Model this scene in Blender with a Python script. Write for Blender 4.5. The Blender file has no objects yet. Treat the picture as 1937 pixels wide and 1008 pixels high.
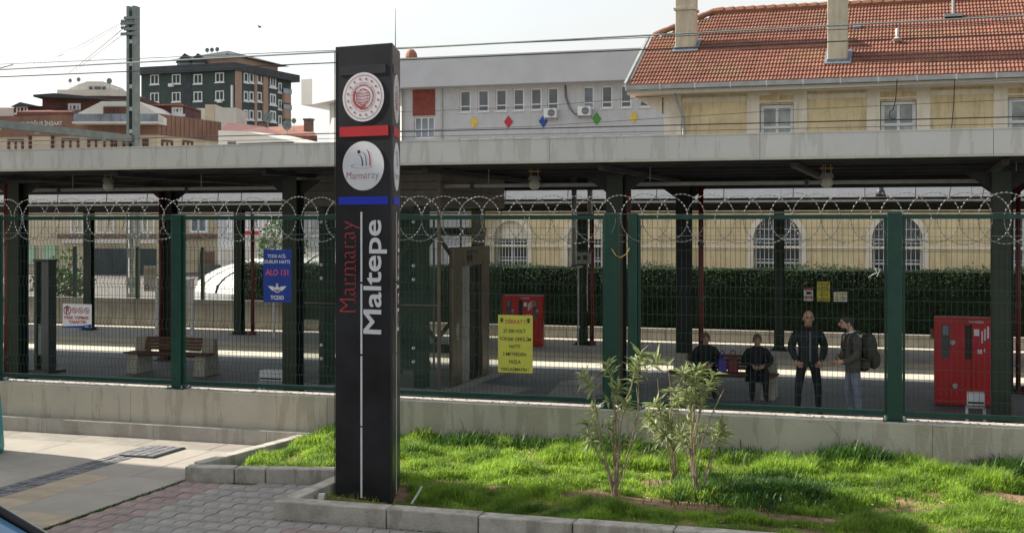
import bpy, bmesh, math, random
from mathutils import Vector, Matrix, Euler
random.seed(7)
S = bpy.context.scene
COL = S.collection
# ------------------------------------------------------------------ camera, sky, sun, exposure
PHI = math.radians(17.8); CP, SP = math.cos(PHI), math.sin(PHI)
FPX, CX, HY = 2400.0, 968.5, 425.0
CAM = (4.08, -12.70, 2.5)
cam_d = bpy.data.cameras.new('camera'); cam = bpy.data.objects.new('camera', cam_d); COL.objects.link(cam)
cam.location = CAM; cam.rotation_euler = (math.radians(90), 0, PHI)
cam_d.sensor_width = 36; cam_d.lens = 36 * FPX / 1937; cam_d.shift_y = -79 / 1937
cam_d.clip_start = .1; cam_d.clip_end = 4000
S.camera = cam
SUN_AZ = Vector((-1.0, 0.06)).normalized(); SUN_EL = math.radians(33)
W = bpy.data.worlds.new('World'); S.world = W; W.use_nodes = True
nt = W.node_tree; nt.nodes.clear()
def N(t, k, **kw):
    n = t.nodes.new(k)
    for a, b in kw.items(): setattr(n, a, b)
    return n
wo = N(nt, 'ShaderNodeOutputWorld'); bg = N(nt, 'ShaderNodeBackground')
sky = N(nt, 'ShaderNodeTexSky', sky_type='NISHITA'); sky.sun_disc = False
sky.sun_elevation = SUN_EL; sky.sun_rotation = math.atan2(SUN_AZ.x, SUN_AZ.y) % (2 * math.pi)
sky.air_density = 1.2; sky.dust_density = 2.0
tc = N(nt, 'ShaderNodeTexCoord'); mp = N(nt, 'ShaderNodeMapping'); mp.inputs['Scale'].default_value = (1.2, 1.2, 5)
ns = N(nt, 'ShaderNodeTexNoise'); ns.inputs['Scale'].default_value = 1.7; ns.inputs['Detail'].default_value = 7; ns.inputs['Roughness'].default_value = .55
rp = N(nt, 'ShaderNodeValToRGB'); rp.color_ramp.elements[0].position = .42; rp.color_ramp.elements[1].position = .60
rp.color_ramp.elements[0].color = (.18, .18, .18, 1); rp.color_ramp.elements[1].color = (1, 1, 1, 1)
# thin high cloud: dense towards the horizon, thinner overhead
sx = N(nt, 'ShaderNodeSeparateXYZ'); mr = N(nt, 'ShaderNodeMapRange'); mr.inputs['From Min'].default_value = 0; mr.inputs['From Max'].default_value = .55
mr.inputs['To Min'].default_value = 1.0; mr.inputs['To Max'].default_value = .22
mu = N(nt, 'ShaderNodeMath', operation='MULTIPLY')
mx = N(nt, 'ShaderNodeMix', data_type='RGBA'); mx.inputs['B'].default_value = (4.2, 4.25, 4.15, 1)
L = nt.links.new
L(tc.outputs['Generated'], mp.inputs['Vector']); L(mp.outputs[0], ns.inputs['Vector']); L(ns.outputs['Fac'], rp.inputs[0])
L(tc.outputs['Generated'], sx.inputs[0]); L(sx.outputs['Z'], mr.inputs['Value']); L(rp.outputs[0], mu.inputs[0]); L(mr.outputs[0], mu.inputs[1])
shs = N(nt, 'ShaderNodeHueSaturation'); shs.inputs['Saturation'].default_value = .38; L(sky.outputs[0], shs.inputs['Color'])
L(mu.outputs[0], mx.inputs['Factor']); L(shs.outputs[0], mx.inputs['A']); L(mx.outputs['Result'], bg.inputs['Color'])
bg.inputs['Strength'].default_value = .10
L(bg.outputs[0], wo.inputs[0])
sd = bpy.data.lights.new('sun', 'SUN'); so = bpy.data.objects.new('sun', sd); COL.objects.link(so)
sd.energy = 4.2; sd.angle = math.radians(.5); sd.color = (1, .94, .84)
sdir = Vector((SUN_AZ.x * math.cos(SUN_EL), SUN_AZ.y * math.cos(SUN_EL), math.sin(SUN_EL)))
so.rotation_euler = sdir.to_track_quat('Z', 'Y').to_euler(); so.location = (-20, 5, 30)
S.view_settings.view_transform = 'Standard'; S.view_settings.look = 'None'; S.view_settings.gamma = 1
S.view_settings.use_curve_mapping = False; S.view_settings.exposure = 1.12
# ------------------------------------------------------------------ geometry of the survey: pixel of the photo -> point on a real plane
def camw(X, D): return (CAM[0] + X * CP - D * SP, CAM[1] + X * SP + D * CP)
def at(px, py, D):
    x, y = camw((px - CX) / FPX * D, D); return Vector((x, y, CAM[2] - (py - HY) * D / FPX))
def onv(px, py, v):
    D = (v - CAM[1]) / (CP + (px - CX) / FPX * SP); return at(px, py, D)
def onz(px, py, z):
    return at(px, py, (CAM[2] - z) * FPX / (py - HY))
# ------------------------------------------------------------------ materials
MATS = {}
def mat(name, rgb, rough=.75, metal=0, var=.12, scale=6, bump=.0, bscale=None, spec=.5, streak=0, tint=None, rnd=0, alpha=None, trans=0, sub=0, emis=None, detail=5):
    if name in MATS: return MATS[name]
    m = bpy.data.materials.new(name); m.use_nodes = True; t = m.node_tree; b = t.nodes['Principled BSDF']
    l = t.links.new
    b.inputs['Roughness'].default_value = rough; b.inputs['Metallic'].default_value = metal
    b.inputs['Specular IOR Level'].default_value = spec
    c = N(t, 'ShaderNodeTexCoord'); n1 = N(t, 'ShaderNodeTexNoise'); n1.inputs['Scale'].default_value = scale; n1.inputs['Detail'].default_value = detail
    n1.inputs['Roughness'].default_value = .62
    l(c.outputs['Object'], n1.inputs['Vector'])
    mxx = N(t, 'ShaderNodeMix', data_type='RGBA')
    d = tint or tuple(x * (1 - 2.2 * var) for x in rgb)
    mxx.inputs['A'].default_value = (*[max(0, x) for x in d], 1); mxx.inputs['B'].default_value = (*[min(1, x * (1 + var)) for x in rgb], 1)
    r = N(t, 'ShaderNodeMapRange'); r.inputs['From Min'].default_value = .3; r.inputs['From Max'].default_value = .68
    l(n1.outputs['Fac'], r.inputs['Value']); l(r.outputs[0], mxx.inputs['Factor'])
    out = mxx.outputs['Result']
    if streak:
        mp_ = N(t, 'ShaderNodeMapping'); mp_.inputs['Scale'].default_value = (4.5, 4.5, .6)
        n2 = N(t, 'ShaderNodeTexNoise'); n2.inputs['Scale'].default_value = 1.1; n2.inputs['Detail'].default_value = 9; n2.inputs['Roughness'].default_value = .65
        l(c.outputs['Object'], mp_.inputs[0]); l(mp_.outputs[0], n2.inputs['Vector'])
        r2 = N(t, 'ShaderNodeMapRange'); r2.inputs['From Min'].default_value = .52; r2.inputs['From Max'].default_value = .55; r2.inputs['To Max'].default_value = streak
        l(n2.outputs['Fac'], r2.inputs['Value'])
        m2 = N(t, 'ShaderNodeMix', data_type='RGBA', blend_type='MULTIPLY'); m2.inputs['B'].default_value = (.42, .36, .28, 1)
        l(r2.outputs[0], m2.inputs['Factor']); l(out, m2.inputs['A']); out = m2.outputs['Result']
    if rnd:
        oi = N(t, 'ShaderNodeObjectInfo'); r3 = N(t, 'ShaderNodeMapRange'); r3.inputs['To Min'].default_value = 1 - rnd; r3.inputs['To Max'].default_value = 1 + rnd
        l(oi.outputs['Random'], r3.inputs['Value'])
        hs = N(t, 'ShaderNodeHueSaturation'); l(r3.outputs[0], hs.inputs['Value']); l(out, hs.inputs['Color']); out = hs.outputs['Color']
    l(out, b.inputs['Base Color'])
    if bump:
        n3 = N(t, 'ShaderNodeTexNoise'); n3.inputs['Scale'].default_value = bscale or scale * 6; n3.inputs['Detail'].default_value = 4
        l(c.outputs['Object'], n3.inputs['Vector'])
        bp = N(t, 'ShaderNodeBump'); bp.inputs['Strength'].default_value = bump; bp.inputs['Distance'].default_value = .02
        l(n3.outputs['Fac'], bp.inputs['Height']); l(bp.outputs[0], b.inputs['Normal'])
    if alpha is not None: b.inputs['Alpha'].default_value = alpha
    if trans: b.inputs['Transmission Weight'].default_value = trans
    if sub:  # leaf: light passes through
        o = t.nodes['Material Output']; tr = N(t, 'ShaderNodeBsdfTranslucent'); ad = N(t, 'ShaderNodeMixShader'); ad.inputs[0].default_value = sub
        hs = N(t, 'ShaderNodeHueSaturation'); hs.inputs['Value'].default_value = 2.0; hs.inputs['Hue'].default_value = .485; l(out, hs.inputs['Color']); l(hs.outputs[0], tr.inputs[0])
        l(b.outputs[0], ad.inputs[1]); l(tr.outputs[0], ad.inputs[2]); l(ad.outputs[0], o.inputs[0])
    MATS[name] = m; return m
M = dict(
 slab=mat('granite_slab', (.36, .325, .27), .8, var=.08, scale=1.6, bump=.25, bscale=60, rnd=.05),
 slab_buff=mat('buff_slab', (.42, .34, .235), .85, var=.1, scale=3, bump=.25, bscale=60, rnd=.06),
 slab_edge=mat('shaded_slab', (.30, .27, .23), .85, var=.14, scale=3, bump=.2, rnd=.06),  # darker tone carries the shade at the wall foot
 sett=mat('dark_sett', (.19, .19, .195), .85, var=.2, scale=9, bump=.4, rnd=.2),
 paver=mat('grey_paver', (.31, .29, .262), .9, var=.14, scale=9, bump=.5, bscale=90, rnd=.10),
 paver_red=mat('red_paver', (.31, .235, .212), .9, var=.14, scale=9, bump=.5, bscale=90, rnd=.10),
 sand=mat('joint_sand', (.17, .15, .12), .95, var=.2, scale=12),
 kerb=mat('kerb_concrete', (.47, .44, .37), .9, var=.13, scale=7, bump=.55, bscale=70, streak=.35, rnd=.06),
 wall=mat('wall_concrete', (.47, .435, .355), .9, var=.06, scale=2.2, bump=.3, bscale=40, streak=.28, rnd=.02),
 plinth=mat('plinth_stone', (.40, .375, .33), .9, var=.08, scale=4, bump=.35, streak=.25, rnd=.02),
 soil=mat('dry_soil', (.27, .17, .095), .95, var=.25, scale=8, bump=.8, bscale=40),
 street=mat('street_asphalt', (.07, .07, .072), .9, var=.2, scale=8, bump=.3),
 ground=mat('rail_ballast', (.16, .145, .13), .95, var=.3, scale=5, bump=.6),
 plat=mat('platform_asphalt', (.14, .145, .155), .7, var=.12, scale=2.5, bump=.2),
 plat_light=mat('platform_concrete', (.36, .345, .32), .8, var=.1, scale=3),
 plat_white=mat('platform_edge', (.60, .56, .45), .8, var=.06, scale=3),
 plat_buff=mat('tactile_buff', (.52, .45, .32), .85, var=.08, scale=6),
 green=mat('fence_green', (.004, .052, .034), .42, var=.12, scale=9),
 wire=mat('mesh_wire_green', (.010, .062, .042), .45, var=.1, scale=9),
 razor=mat('galvanised_wire', (.30, .30, .27), .6, metal=.2, var=.1),
 steel=mat('galvanised_steel', (.42, .43, .42), .5, metal=.5, var=.12),
 mast=mat('mast_grey_green', (.22, .26, .245), .6, metal=.2, var=.14, scale=3),
 olive=mat('olive_column', (.018, .028, .012), .5, var=.2, scale=3),
 black=mat('dark_column', (.010, .010, .009), .55, var=.2, scale=3),
 redpipe=mat('red_pipe', (.17, .022, .018), .5, var=.15),
 fascia=mat('canopy_fascia', (.62, .61, .56), .55, var=.04, scale=.8, streak=.22, rnd=.02),
 fascia_lip=mat('fascia_lip', (.56, .53, .43), .6, var=.06),
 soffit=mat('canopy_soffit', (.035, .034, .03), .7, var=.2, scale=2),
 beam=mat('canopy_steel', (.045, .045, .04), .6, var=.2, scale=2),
 clad=mat('lift_cladding', (.17, .15, .12), .6, var=.12),
 cond=mat('light_conduit', (.38, .36, .32), .5, var=.1),
 pyl=mat('pylon_anthracite', (.019, .020, .024), .36, var=.35, scale=1.3, spec=.45, bump=.05, bscale=2),
 pyl_side=mat('pylon_trim', (.03, .032, .04), .35, var=.1),
 white=mat('white_vinyl', (.74, .74, .75), .5, var=.04),
 greytext=mat('grey_vinyl', (.25, .25, .28), .5, var=.04),
 redv=mat('red_vinyl', (.50, .012, .022), .45, var=.05),
 redink=mat('red_ink', (.42, .05, .06), .5, var=.05),
 bluev=mat('blue_vinyl', (.01, .035, .50), .45, var=.05),
 pinkred=mat('sign_red', (.75, .10, .13), .45, var=.04),
 navy=mat('sign_blue', (.008, .045, .30), .45, var=.05),
 yel=mat('sign_yellow', (.62, .60, .09), .5, var=.05),
 ink=mat('black_ink', (.02, .02, .02), .6, var=.05),
 cabinet=mat('cabinet_red', (.48, .012, .015), .42, var=.08, scale=2),
 concbench=mat('bench_concrete', (.42, .38, .31), .9, var=.12, scale=6, bump=.3),
 wood=mat('bench_wood', (.13, .045, .022), .6, var=.2, scale=4, rnd=.1),
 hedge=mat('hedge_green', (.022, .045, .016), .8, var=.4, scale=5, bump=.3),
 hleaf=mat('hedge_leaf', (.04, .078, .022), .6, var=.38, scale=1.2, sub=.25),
 glass=mat('shaft_glass', (.08, .13, .095), .08, var=.05, alpha=.26, spec=.6),
 dglass=mat('window_glass', (.05, .06, .07), .12, var=.3, scale=.7, spec=.9),
 sglass=mat('sky_glass', (.16, .20, .25), .10, var=.4, scale=.5, spec=1.0),
 pvc=mat('white_window_frame', (.72, .73, .74), .5, var=.04),
 school=mat('school_render', (.50, .51, .525), .9, var=.05, scale=.7, streak=.1),
 schoolf=mat('school_fascia', (.50, .51, .53), .9, var=.05, scale=.5),
 schoolw=mat('school_light_render', (.50, .49, .46), .9, var=.05, scale=.5),
 curtain=mat('curtained_glass', (.34, .37, .35), .2, var=.25, scale=2, spec=.6),
 brickred=mat('school_red_panel', (.22, .05, .035), .85, var=.15, scale=3),
 yellowb=mat('station_yellow', (.76, .62, .37), .9, var=.09, scale=1.3, streak=.26),
 yellowt=mat('station_trim', (.82, .75, .61), .9, var=.06, scale=1.5, streak=.12),
 cream=mat('chimney_cream', (.58, .52, .38), .9, var=.07, scale=1.5, streak=.2),
 lead=mat('lead_flashing', (.20, .23, .27), .5, metal=.3, var=.15),
 gutter=mat('gutter_zinc', (.42, .43, .41), .5, metal=.3, var=.12, scale=2),
 eave_cream=mat('eave_board', (.66, .61, .50), .8, var=.05),  # plain pale colour of the soffit board
 gbuild=mat('green_render', (.050, .075, .064), .9, var=.1, scale=.3),
 salmon=mat('salmon_render', (.40, .26, .19), .9, var=.08, scale=.3),
 brown=mat('brown_cladding', (.22, .12, .085), .85, var=.12, scale=.5, streak=.2),
 dbrown=mat('maroon_render', (.11, .048, .038), .85, var=.15, scale=.6),
 sand_r=mat('sand_render', (.55, .47, .34), .9, var=.08, scale=.5),
 pale=mat('pale_render', (.60, .57, .51), .9, var=.06, scale=.5),
 roofdark=mat('dark_roof', (.035, .045, .05), .7, var=.2, scale=1),
 roofred=mat('far_red_tile', (.28, .11, .07), .85, var=.2, scale=1.5),
 maroon=mat('far_maroon_tile', (.18, .07, .055), .85, var=.15, scale=1),
 teal=mat('turquoise_plastic', (.02, .27, .30), .4, var=.08),
 carblue=mat('car_paint', (.10, .16, .24), .22, metal=.5, var=.03),
 carglass=mat('car_glass', (.10, .22, .36), .04, var=.03, spec=1.0),  # blue base colour stands for the sky reflected in the glass
 rubber=mat('rubber', (.012, .012, .013), .6, var=.1),
 tent=mat('tent_white', (.60, .60, .54), .6, var=.04),
 greyd=mat('dark_grey_metal', (.055, .057, .06), .4, metal=.3, var=.1),
 taupe=mat('taupe_steel', (.20, .165, .125), .38, metal=.6, var=.12),
 grass=mat('grass_blade', (.20, .31, .04), .55, var=.25, scale=3.2, sub=.55, tint=(.055, .125, .018)),
 weed=mat('weed_blade', (.045, .12, .015), .5, var=.3, scale=3, sub=.35),
 leaf=mat('oleander_leaf', (.27, .33, .13), .45, var=.2, scale=2, sub=.30, rnd=.28),
 stem=mat('oleander_stem', (.33, .26, .17), .85, var=.25, scale=9),
 skin=mat('skin', (.48, .27, .19), .6, var=.05), hairk=mat('black_hair', (.012, .010, .009), .6, var=.1),
 hairg=mat('grey_brown_hair', (.14, .095, .07), .7, var=.15),
 cblack=mat('black_cloth', (.013, .014, .017), .85, var=.3, scale=6, bump=1.0, bscale=14), cnavy=mat('charcoal_cloth', (.022, .024, .032), .9, var=.2, scale=8),
 cbrown=mat('brown_jacket', (.075, .06, .05), .85, var=.25, scale=6, bump=1.0, bscale=14), jeans=mat('faded_jeans', (.16, .18, .22), .9, var=.15, scale=8),
 bag=mat('olive_backpack', (.05, .045, .03), .85, var=.2, scale=8), purple=mat('purple_bag', (.07, .03, .32), .6, var=.1), redbag=mat('dark_red_bag', (.16, .012, .02), .6, var=.1),
 barkm=mat('bark', (.12, .095, .07), .9, var=.2, scale=5), brass=mat('brass', (.45, .32, .1), .4, metal=.7),
 orange=mat('orange_tile', (.30, .14, .085), .85, var=.12),
 dyel=mat('diamond_yellow', (.65, .50, .10), .7), dred=mat('diamond_red', (.45, .03, .05), .7), dblu=mat('diamond_blue', (.02, .08, .35), .7), dgrn=mat('diamond_green', (.08, .30, .05), .7),
 palegreen=mat('pale_green_panel', (.36, .52, .36), .4, var=.1, scale=1),
)
# ------------------------------------------------------------------ object helpers
class MB:
    def __init__(s): s.v = []; s.f = []
    def add(s, vs, fs):
        b = len(s.v); s.v += [tuple(x) for x in vs]; s.f += [tuple(b + i for i in q) for q in fs]; return s
    def box(s, x0, x1, y0, y1, z0, z1):
        return s.add([(x0,y0,z0),(x1,y0,z0),(x1,y1,z0),(x0,y1,z0),(x0,y0,z1),(x1,y0,z1),(x1,y1,z1),(x0,y1,z1)],
                     [(0,3,2,1),(4,5,6,7),(0,1,5,4),(1,2,6,5),(2,3,7,6),(3,0,4,7)])
    def obox(s, o, ax, ay, az):   # corner + three edge vectors
        o, ax, ay, az = map(Vector, (o, ax, ay, az))
        p = [o, o+ax, o+ax+ay, o+ay]; p += [q + az for q in p]
        fs = [(0,3,2,1),(4,5,6,7),(0,1,5,4),(1,2,6,5),(2,3,7,6),(3,0,4,7)]
        if ax.cross(ay).dot(az) < 0: fs = [q[::-1] for q in fs]
        return s.add(p, fs)
    def tube(s, p0, p1, r, n=8, r1=None, cap=True):
        p0, p1 = Vector(p0), Vector(p1); d = (p1 - p0)
        if d.length < 1e-7: return s
        d.normalize(); a = d.orthogonal().normalized(); b = d.cross(a); r1 = r if r1 is None else r1
        vs = [p0 + (a*math.cos(t)+b*math.sin(t))*r for t in [2*math.pi*i/n for i in range(n)]] + [p1 + (a*math.cos(t)+b*math.sin(t))*r1 for t in [2*math.pi*i/n for i in range(n)]]
        fs = [(i,(i+1)%n,n+(i+1)%n,n+i) for i in range(n)]
        if cap: fs += [tuple(range(n-1,-1,-1)), tuple(range(n,2*n))]
        return s.add(vs, fs)
    def path(s, pts, r, n=5, closed=False, radii=None):
        pts = [Vector(p) for p in pts]; k = len(pts); b0 = len(s.v); prev = None
        for i, p in enumerate(pts):
            q0 = pts[(i-1) % k] if (closed or i > 0) else p; q1 = pts[(i+1) % k] if (closed or i < k-1) else p
            d = (q1 - q0).normalized()
            if prev is None: a = d.orthogonal().normalized()
            else:
                a = prev - d * prev.dot(d)
                a = a.normalized() if a.length > 1e-6 else d.orthogonal().normalized()
            prev = a; b = d.cross(a); rr = radii[i] if radii else r
            for j in range(n):
                t = 2*math.pi*j/n; s.v.append(tuple(p + (a*math.cos(t)+b*math.sin(t))*rr))
        m = k if closed else k-1
        for i in range(m):
            for j in range(n):
                s.f.append((b0+i*n+j, b0+i*n+(j+1)%n, b0+((i+1)%k)*n+(j+1)%n, b0+((i+1)%k)*n+j))
        return s
    def prism(s, poly, z0, z1):   # poly in xy, CCW
        n = len(poly)
        return s.add([(x,y,z0) for x,y in poly]+[(x,y,z1) for x,y in poly], [tuple(range(n-1,-1,-1)), tuple(range(n,2*n))]+[(i,(i+1)%n,n+(i+1)%n,n+i) for i in range(n)])
    def ell(s, c, rx, ry, rz, n=12, m=8, rot=None):
        c = Vector(c); b = len(s.v)
        for i in range(m+1):
            th = math.pi*i/m
            for j in range(n):
                ph = 2*math.pi*j/n; p = Vector((rx*math.sin(th)*math.cos(ph), ry*math.sin(th)*math.sin(ph), rz*math.cos(th)))
                if rot: p = rot @ p
                s.v.append(tuple(c+p))
        for i in range(m):
            for j in range(n): s.f.append((b+i*n+j, b+(i+1)*n+j, b+(i+1)*n+(j+1)%n, b+i*n+(j+1)%n))
        return s
    def build(s, name, m, parent=None, world=False, smooth=False, bevel=0, kind=None, label=None, link=True):
        vs = s.v
        if world and parent is not None:
            inv = wm(parent).inverted(); vs = [tuple(inv @ Vector(p)) for p in vs]
        me = bpy.data.meshes.new(name); me.from_pydata(vs, [], s.f); me.materials.append(M[m] if isinstance(m, str) else m)
        if smooth: me.polygons.foreach_set('use_smooth', [True]*len(me.polygons))
        me.update()
        return put(name, me, parent, kind=kind, label=label, bevel=bevel)
def wm(o):
    m = Matrix.LocRotScale(o.location, o.rotation_euler, o.scale)
    return wm(o.parent) @ m if o.parent else m
def put(name, me, parent=None, loc=None, rot=None, kind=None, label=None, bevel=0, scale=None):
    o = bpy.data.objects.new(name, me); COL.objects.link(o); o.parent = parent
    if loc is not None: o.location = loc
    if rot is not None: o.rotation_euler = rot
    if scale is not None: o.scale = scale
    if kind: o['kind'] = kind
    if label: o['label'] = label
    if bevel:
        b = o.modifiers.new('bevel', 'BEVEL'); b.width = bevel; b.segments = 2; b.limit_method = 'ANGLE'
    return o
def thing(name, label, cat, loc=(0,0,0), rz=0, group=None):
    o = bpy.data.objects.new(name, None); COL.objects.link(o); o.location = loc; o.rotation_euler = (0,0,rz); o.empty_display_size = .2
    o['label'] = label; o['category'] = cat
    if group: o['group'] = group
    return o
def tag(o, label, cat, group=None):
    o['label'] = label; o['category'] = cat
    if group: o['group'] = group
    return o
def dup(root, loc, rz=None, label=None):
    r = root.copy(); COL.objects.link(r); r.location = loc
    if rz is not None: r.rotation_euler = (0,0,rz)
    if label: r['label'] = label
    for ch in list(root.children):
        c = ch.copy(); COL.objects.link(c); c.parent = r
        for g in list(ch.children):
            d = g.copy(); COL.objects.link(d); d.parent = c
    return r
def text_mesh(body, w=None, h=None, bold=0.0, spacing=1.0):
    cu = bpy.data.curves.new('t', 'FONT'); cu.body = body; cu.size = 1; cu.offset = bold; cu.space_character = spacing; cu.resolution_u = 3
    ob = bpy.data.objects.new('t', cu); COL.objects.link(ob)
    me = bpy.data.meshes.new_from_object(ob); bpy.data.objects.remove(ob); bpy.data.curves.remove(cu)
    xs = [v.co.x for v in me.vertices]; ys = [v.co.y for v in me.vertices]
    x0, x1, y0, y1 = min(xs), max(xs), min(ys), max(ys)
    vs = [((v.co.x-x0)/(x1-x0), (v.co.y-y0)/(y1-y0)) for v in me.vertices]; fs = [tuple(p.vertices) for p in me.polygons]
    asp = (x1-x0)/(y1-y0); bpy.data.meshes.remove(me)
    return vs, fs, asp
def lettering(body, m, parent, O, ax, ay, bold=0.0, name='lettering', spacing=1.0, label=None, thick=0):
    """text filling the parallelogram O + ax + ay (world)"""
    vs, fs, _ = text_mesh(body, bold=bold, spacing=spacing); O, ax, ay = Vector(O), Vector(ax), Vector(ay)
    mb = MB(); mb.add([O + ax*x + ay*y for x, y in vs], fs)
    return mb.build(name, m, parent, world=True, label=label)
class Face:
    """a vertical facade from p0 (left) to p1 (right); pixels are surveyed onto it"""
    def __init__(s, p0, p1):
        s.p0 = Vector((p0[0], p0[1], 0)); s.p1 = Vector((p1[0], p1[1], 0)); s.d = (s.p1-s.p0).normalized(); s.n = Vector((s.d.y, -s.d.x, 0)); s.len = (s.p1-s.p0).length
    def hit(s, px, py):
        X = (px-CX)/FPX; r = Vector((X*CP-SP, X*SP+CP, 0)); c = Vector((CAM[0], CAM[1], 0))
        D = (s.p0-c).dot(s.n)/r.dot(s.n); p = c + r*D
        return (p-s.p0).dot(s.d), CAM[2]-(py-HY)*D/FPX
    def P(s, a, z, o=0): return s.p0 + s.d*a + s.n*o + Vector((0,0,z))
    def box(s, mb, a0, a1, z0, z1, o0, o1): return mb.obox(s.P(a0, z0, o0), s.d*(a1-a0), s.n*(o1-o0), (0,0,z1-z0))
    def pbox(s, mb, x0, x1, y0, y1, o0, o1):
        a0, z1 = s.hit(x0, y0); a1, z0 = s.hit(x1, y1); zz1 = (z1 + s.hit(x1, y0)[1])/2; zz0 = (z0 + s.hit(x0, y1)[1])/2
        return s.box(mb, a0, a1, zz0, zz1, o0, o1)
    def rect(s, x0, x1, y0, y1):
        a0, z1 = s.hit(x0, y0); a1, z0 = s.hit(x1, y1)
        return a0, a1, (z0+s.hit(x0, y1)[1])/2, (z1+s.hit(x1, y0)[1])/2
    def window(s, parent, x0, x1, y0, y1, fr='pvc', gl='dglass', cols=2, trans=0, t=.06, dep=.06, sill=True):
        a0, a1, z0, z1 = s.rect(x0, x1, y0, y1); return s.win(parent, a0, a1, z0, z1, fr, gl, cols, trans, t, dep, sill)
    def win(s, parent, a0, a1, z0, z1, fr='pvc', gl='dglass', cols=2, trans=0, t=.06, dep=.06, sill=True, o=0):
        mb = MB()
        s.box(mb, a0, a0+t, z0, z1, o-.08, o+dep); s.box(mb, a1-t, a1, z0, z1, o-.08, o+dep); s.box(mb, a0+t, a1-t, z0, z0+t, o-.08, o+dep); s.box(mb, a0+t, a1-t, z1-t, z1, o-.08, o+dep)
        for c in range(1, cols):
            x = a0+(a1-a0)*c/cols; s.box(mb, x-t*.4, x+t*.4, z0+t, z1-t, o-.08, o+dep-.01)
        if trans: z = z0+(z1-z0)*trans; s.box(mb, a0+t, a1-t, z-t*.4, z+t*.4, o-.08, o+dep-.013)
        if sill: s.box(mb, a0-t, a1+t, z0-t*1.2, z0-.003, o-.05, o+dep+.08)
        f = mb.build('window', fr, parent, world=True)
        g = MB(); s.box(g, a0+t*.5, a1-t*.5, z0+t*.5, z1-t*.5, o-.078, o-.02); g.build('pane', gl, f, world=True)
        return f
# ================================================================== GROUND, PLATFORMS, PAVING
ZP, ZF = -.6, -.9      # near platform, far platform
MB().box(-1500, 1500, -1500, 2500, -2.6, -1.75).build('ground', 'ground', kind='structure')
MB().box(-60, 60, -60, .10, -1.7, -.03).build('street_ground', 'street', kind='structure')
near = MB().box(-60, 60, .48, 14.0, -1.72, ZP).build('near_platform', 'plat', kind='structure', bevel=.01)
MB().box(-60, 60, 14.003, 14.93, -.9, ZP+.003).build('platform_edge_strip', 'plat_white', near)
far = MB().box(-60, 60, 18.75, 26, -1.72, ZF).build('far_platform', 'plat_light', kind='structure', bevel=.01)
MB().box(-60, 60, 18.6, 18.747, -1.2, ZF+.003).build('platform_coping', 'plat_white', far)
MB().box(-60, 60, 19.0, 19.75, ZF, ZF+.012).build('tactile_strip', 'plat_buff', far)
MB().box(-60, 60, 23.45, 23.95, ZF, ZF+.008).build('sunlit_strip', 'plat_white', far)  # pale colour paints the thin line of sun before the back wall
# light patches of newer paving on the near platform
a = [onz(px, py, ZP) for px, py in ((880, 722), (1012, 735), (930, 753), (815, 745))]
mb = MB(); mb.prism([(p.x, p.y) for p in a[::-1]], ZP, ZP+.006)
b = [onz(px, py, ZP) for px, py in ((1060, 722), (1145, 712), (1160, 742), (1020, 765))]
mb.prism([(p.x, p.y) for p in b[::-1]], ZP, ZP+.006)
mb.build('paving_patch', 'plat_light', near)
# railway tracks in the trench and behind
def track(v, z, name):
    t = bpy.data.objects.new(name, None); COL.objects.link(t); t['kind'] = 'structure'
    m = MB()
    for i in range(150): m.box(-45+i*.6, -44.75+i*.6, v-1.25, v+1.25, z, z+.12)
    o = m.build('sleepers', 'plinth', t); o['kind'] = 'stuff'
    for q in (-.72, .72): MB().box(-45, 45, v+q-.035, v+q+.035, z+.12, z+.28).build('rail', 'steel', t)
track(16.8, -1.75, 'railway_track')

# granite slabs
plaza = MB().box(-16, -2.72, -12, .06, -.5, -.025).build('plaza', 'sand', kind='structure')
def slab_mesh(name, w, d, m, h=.04, g=.0022):
    mb = MB(); mb.add([(g,g,0),(w-g,g,0),(w-g,d-g,0),(g,d-g,0),(g,g,h-.004),(w-g,g,h-.004),(w-g,d-g,h-.004),(g,d-g,h-.004),(g+.004,g+.004,h),(w-g-.004,g+.004,h),(w-g-.004,d-g-.004,h),(g+.004,d-g-.004,h)],
        [(0,1,5,4),(1,2,6,5),(2,3,7,6),(3,0,4,7),(4,5,9,8),(5,6,10,9),(6,7,11,10),(7,4,8,11),(8,9,10,11)])
    me = bpy.data.meshes.new(name); me.from_pydata(mb.v, [], mb.f); me.materials.append(M[m]); me.update(); return me
def slabs(u0, u1, v0, v1, w, d, m, nm='slab', parent=plaza, off=0):
    nx = max(1, round((u1-u0)/w)); w = (u1-u0)/nx; ny = max(1, round((v1-v0)/d)); d = (v1-v0)/ny
    me = slab_mesh(nm, w, d, m)
    for i in range(nx):
        for j in range(ny):
            put(nm, me, parent, loc=(u0+i*w, v0+j*d, -.022+off+random.uniform(-.0006, .0006)))
slabs(-9.9, -4.2, -6.2, -.42, .95, .82, 'slab')
slabs(-9.9, -2.46, -.42, .02, .9, .44, 'slab_edge')  # course of darker slabs paints the wall's shadow strip
slabs(-3.9, -2.75, -1.95, -.42, .6, .77, 'slab')
slabs(-3.9, -3.50, -6.2, -1.95, .4, .4, 'slab_buff')
slabs(-3.50, -2.75, -3.5, -1.95, .75, .78, 'slab')
slabs(-3.50, -3.32, -6.2, -3.5, .2, .9, 'slab')
slabs(-3.32, -2.75, -6.2, -3.5, .57, .4, 'slab_buff')
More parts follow.
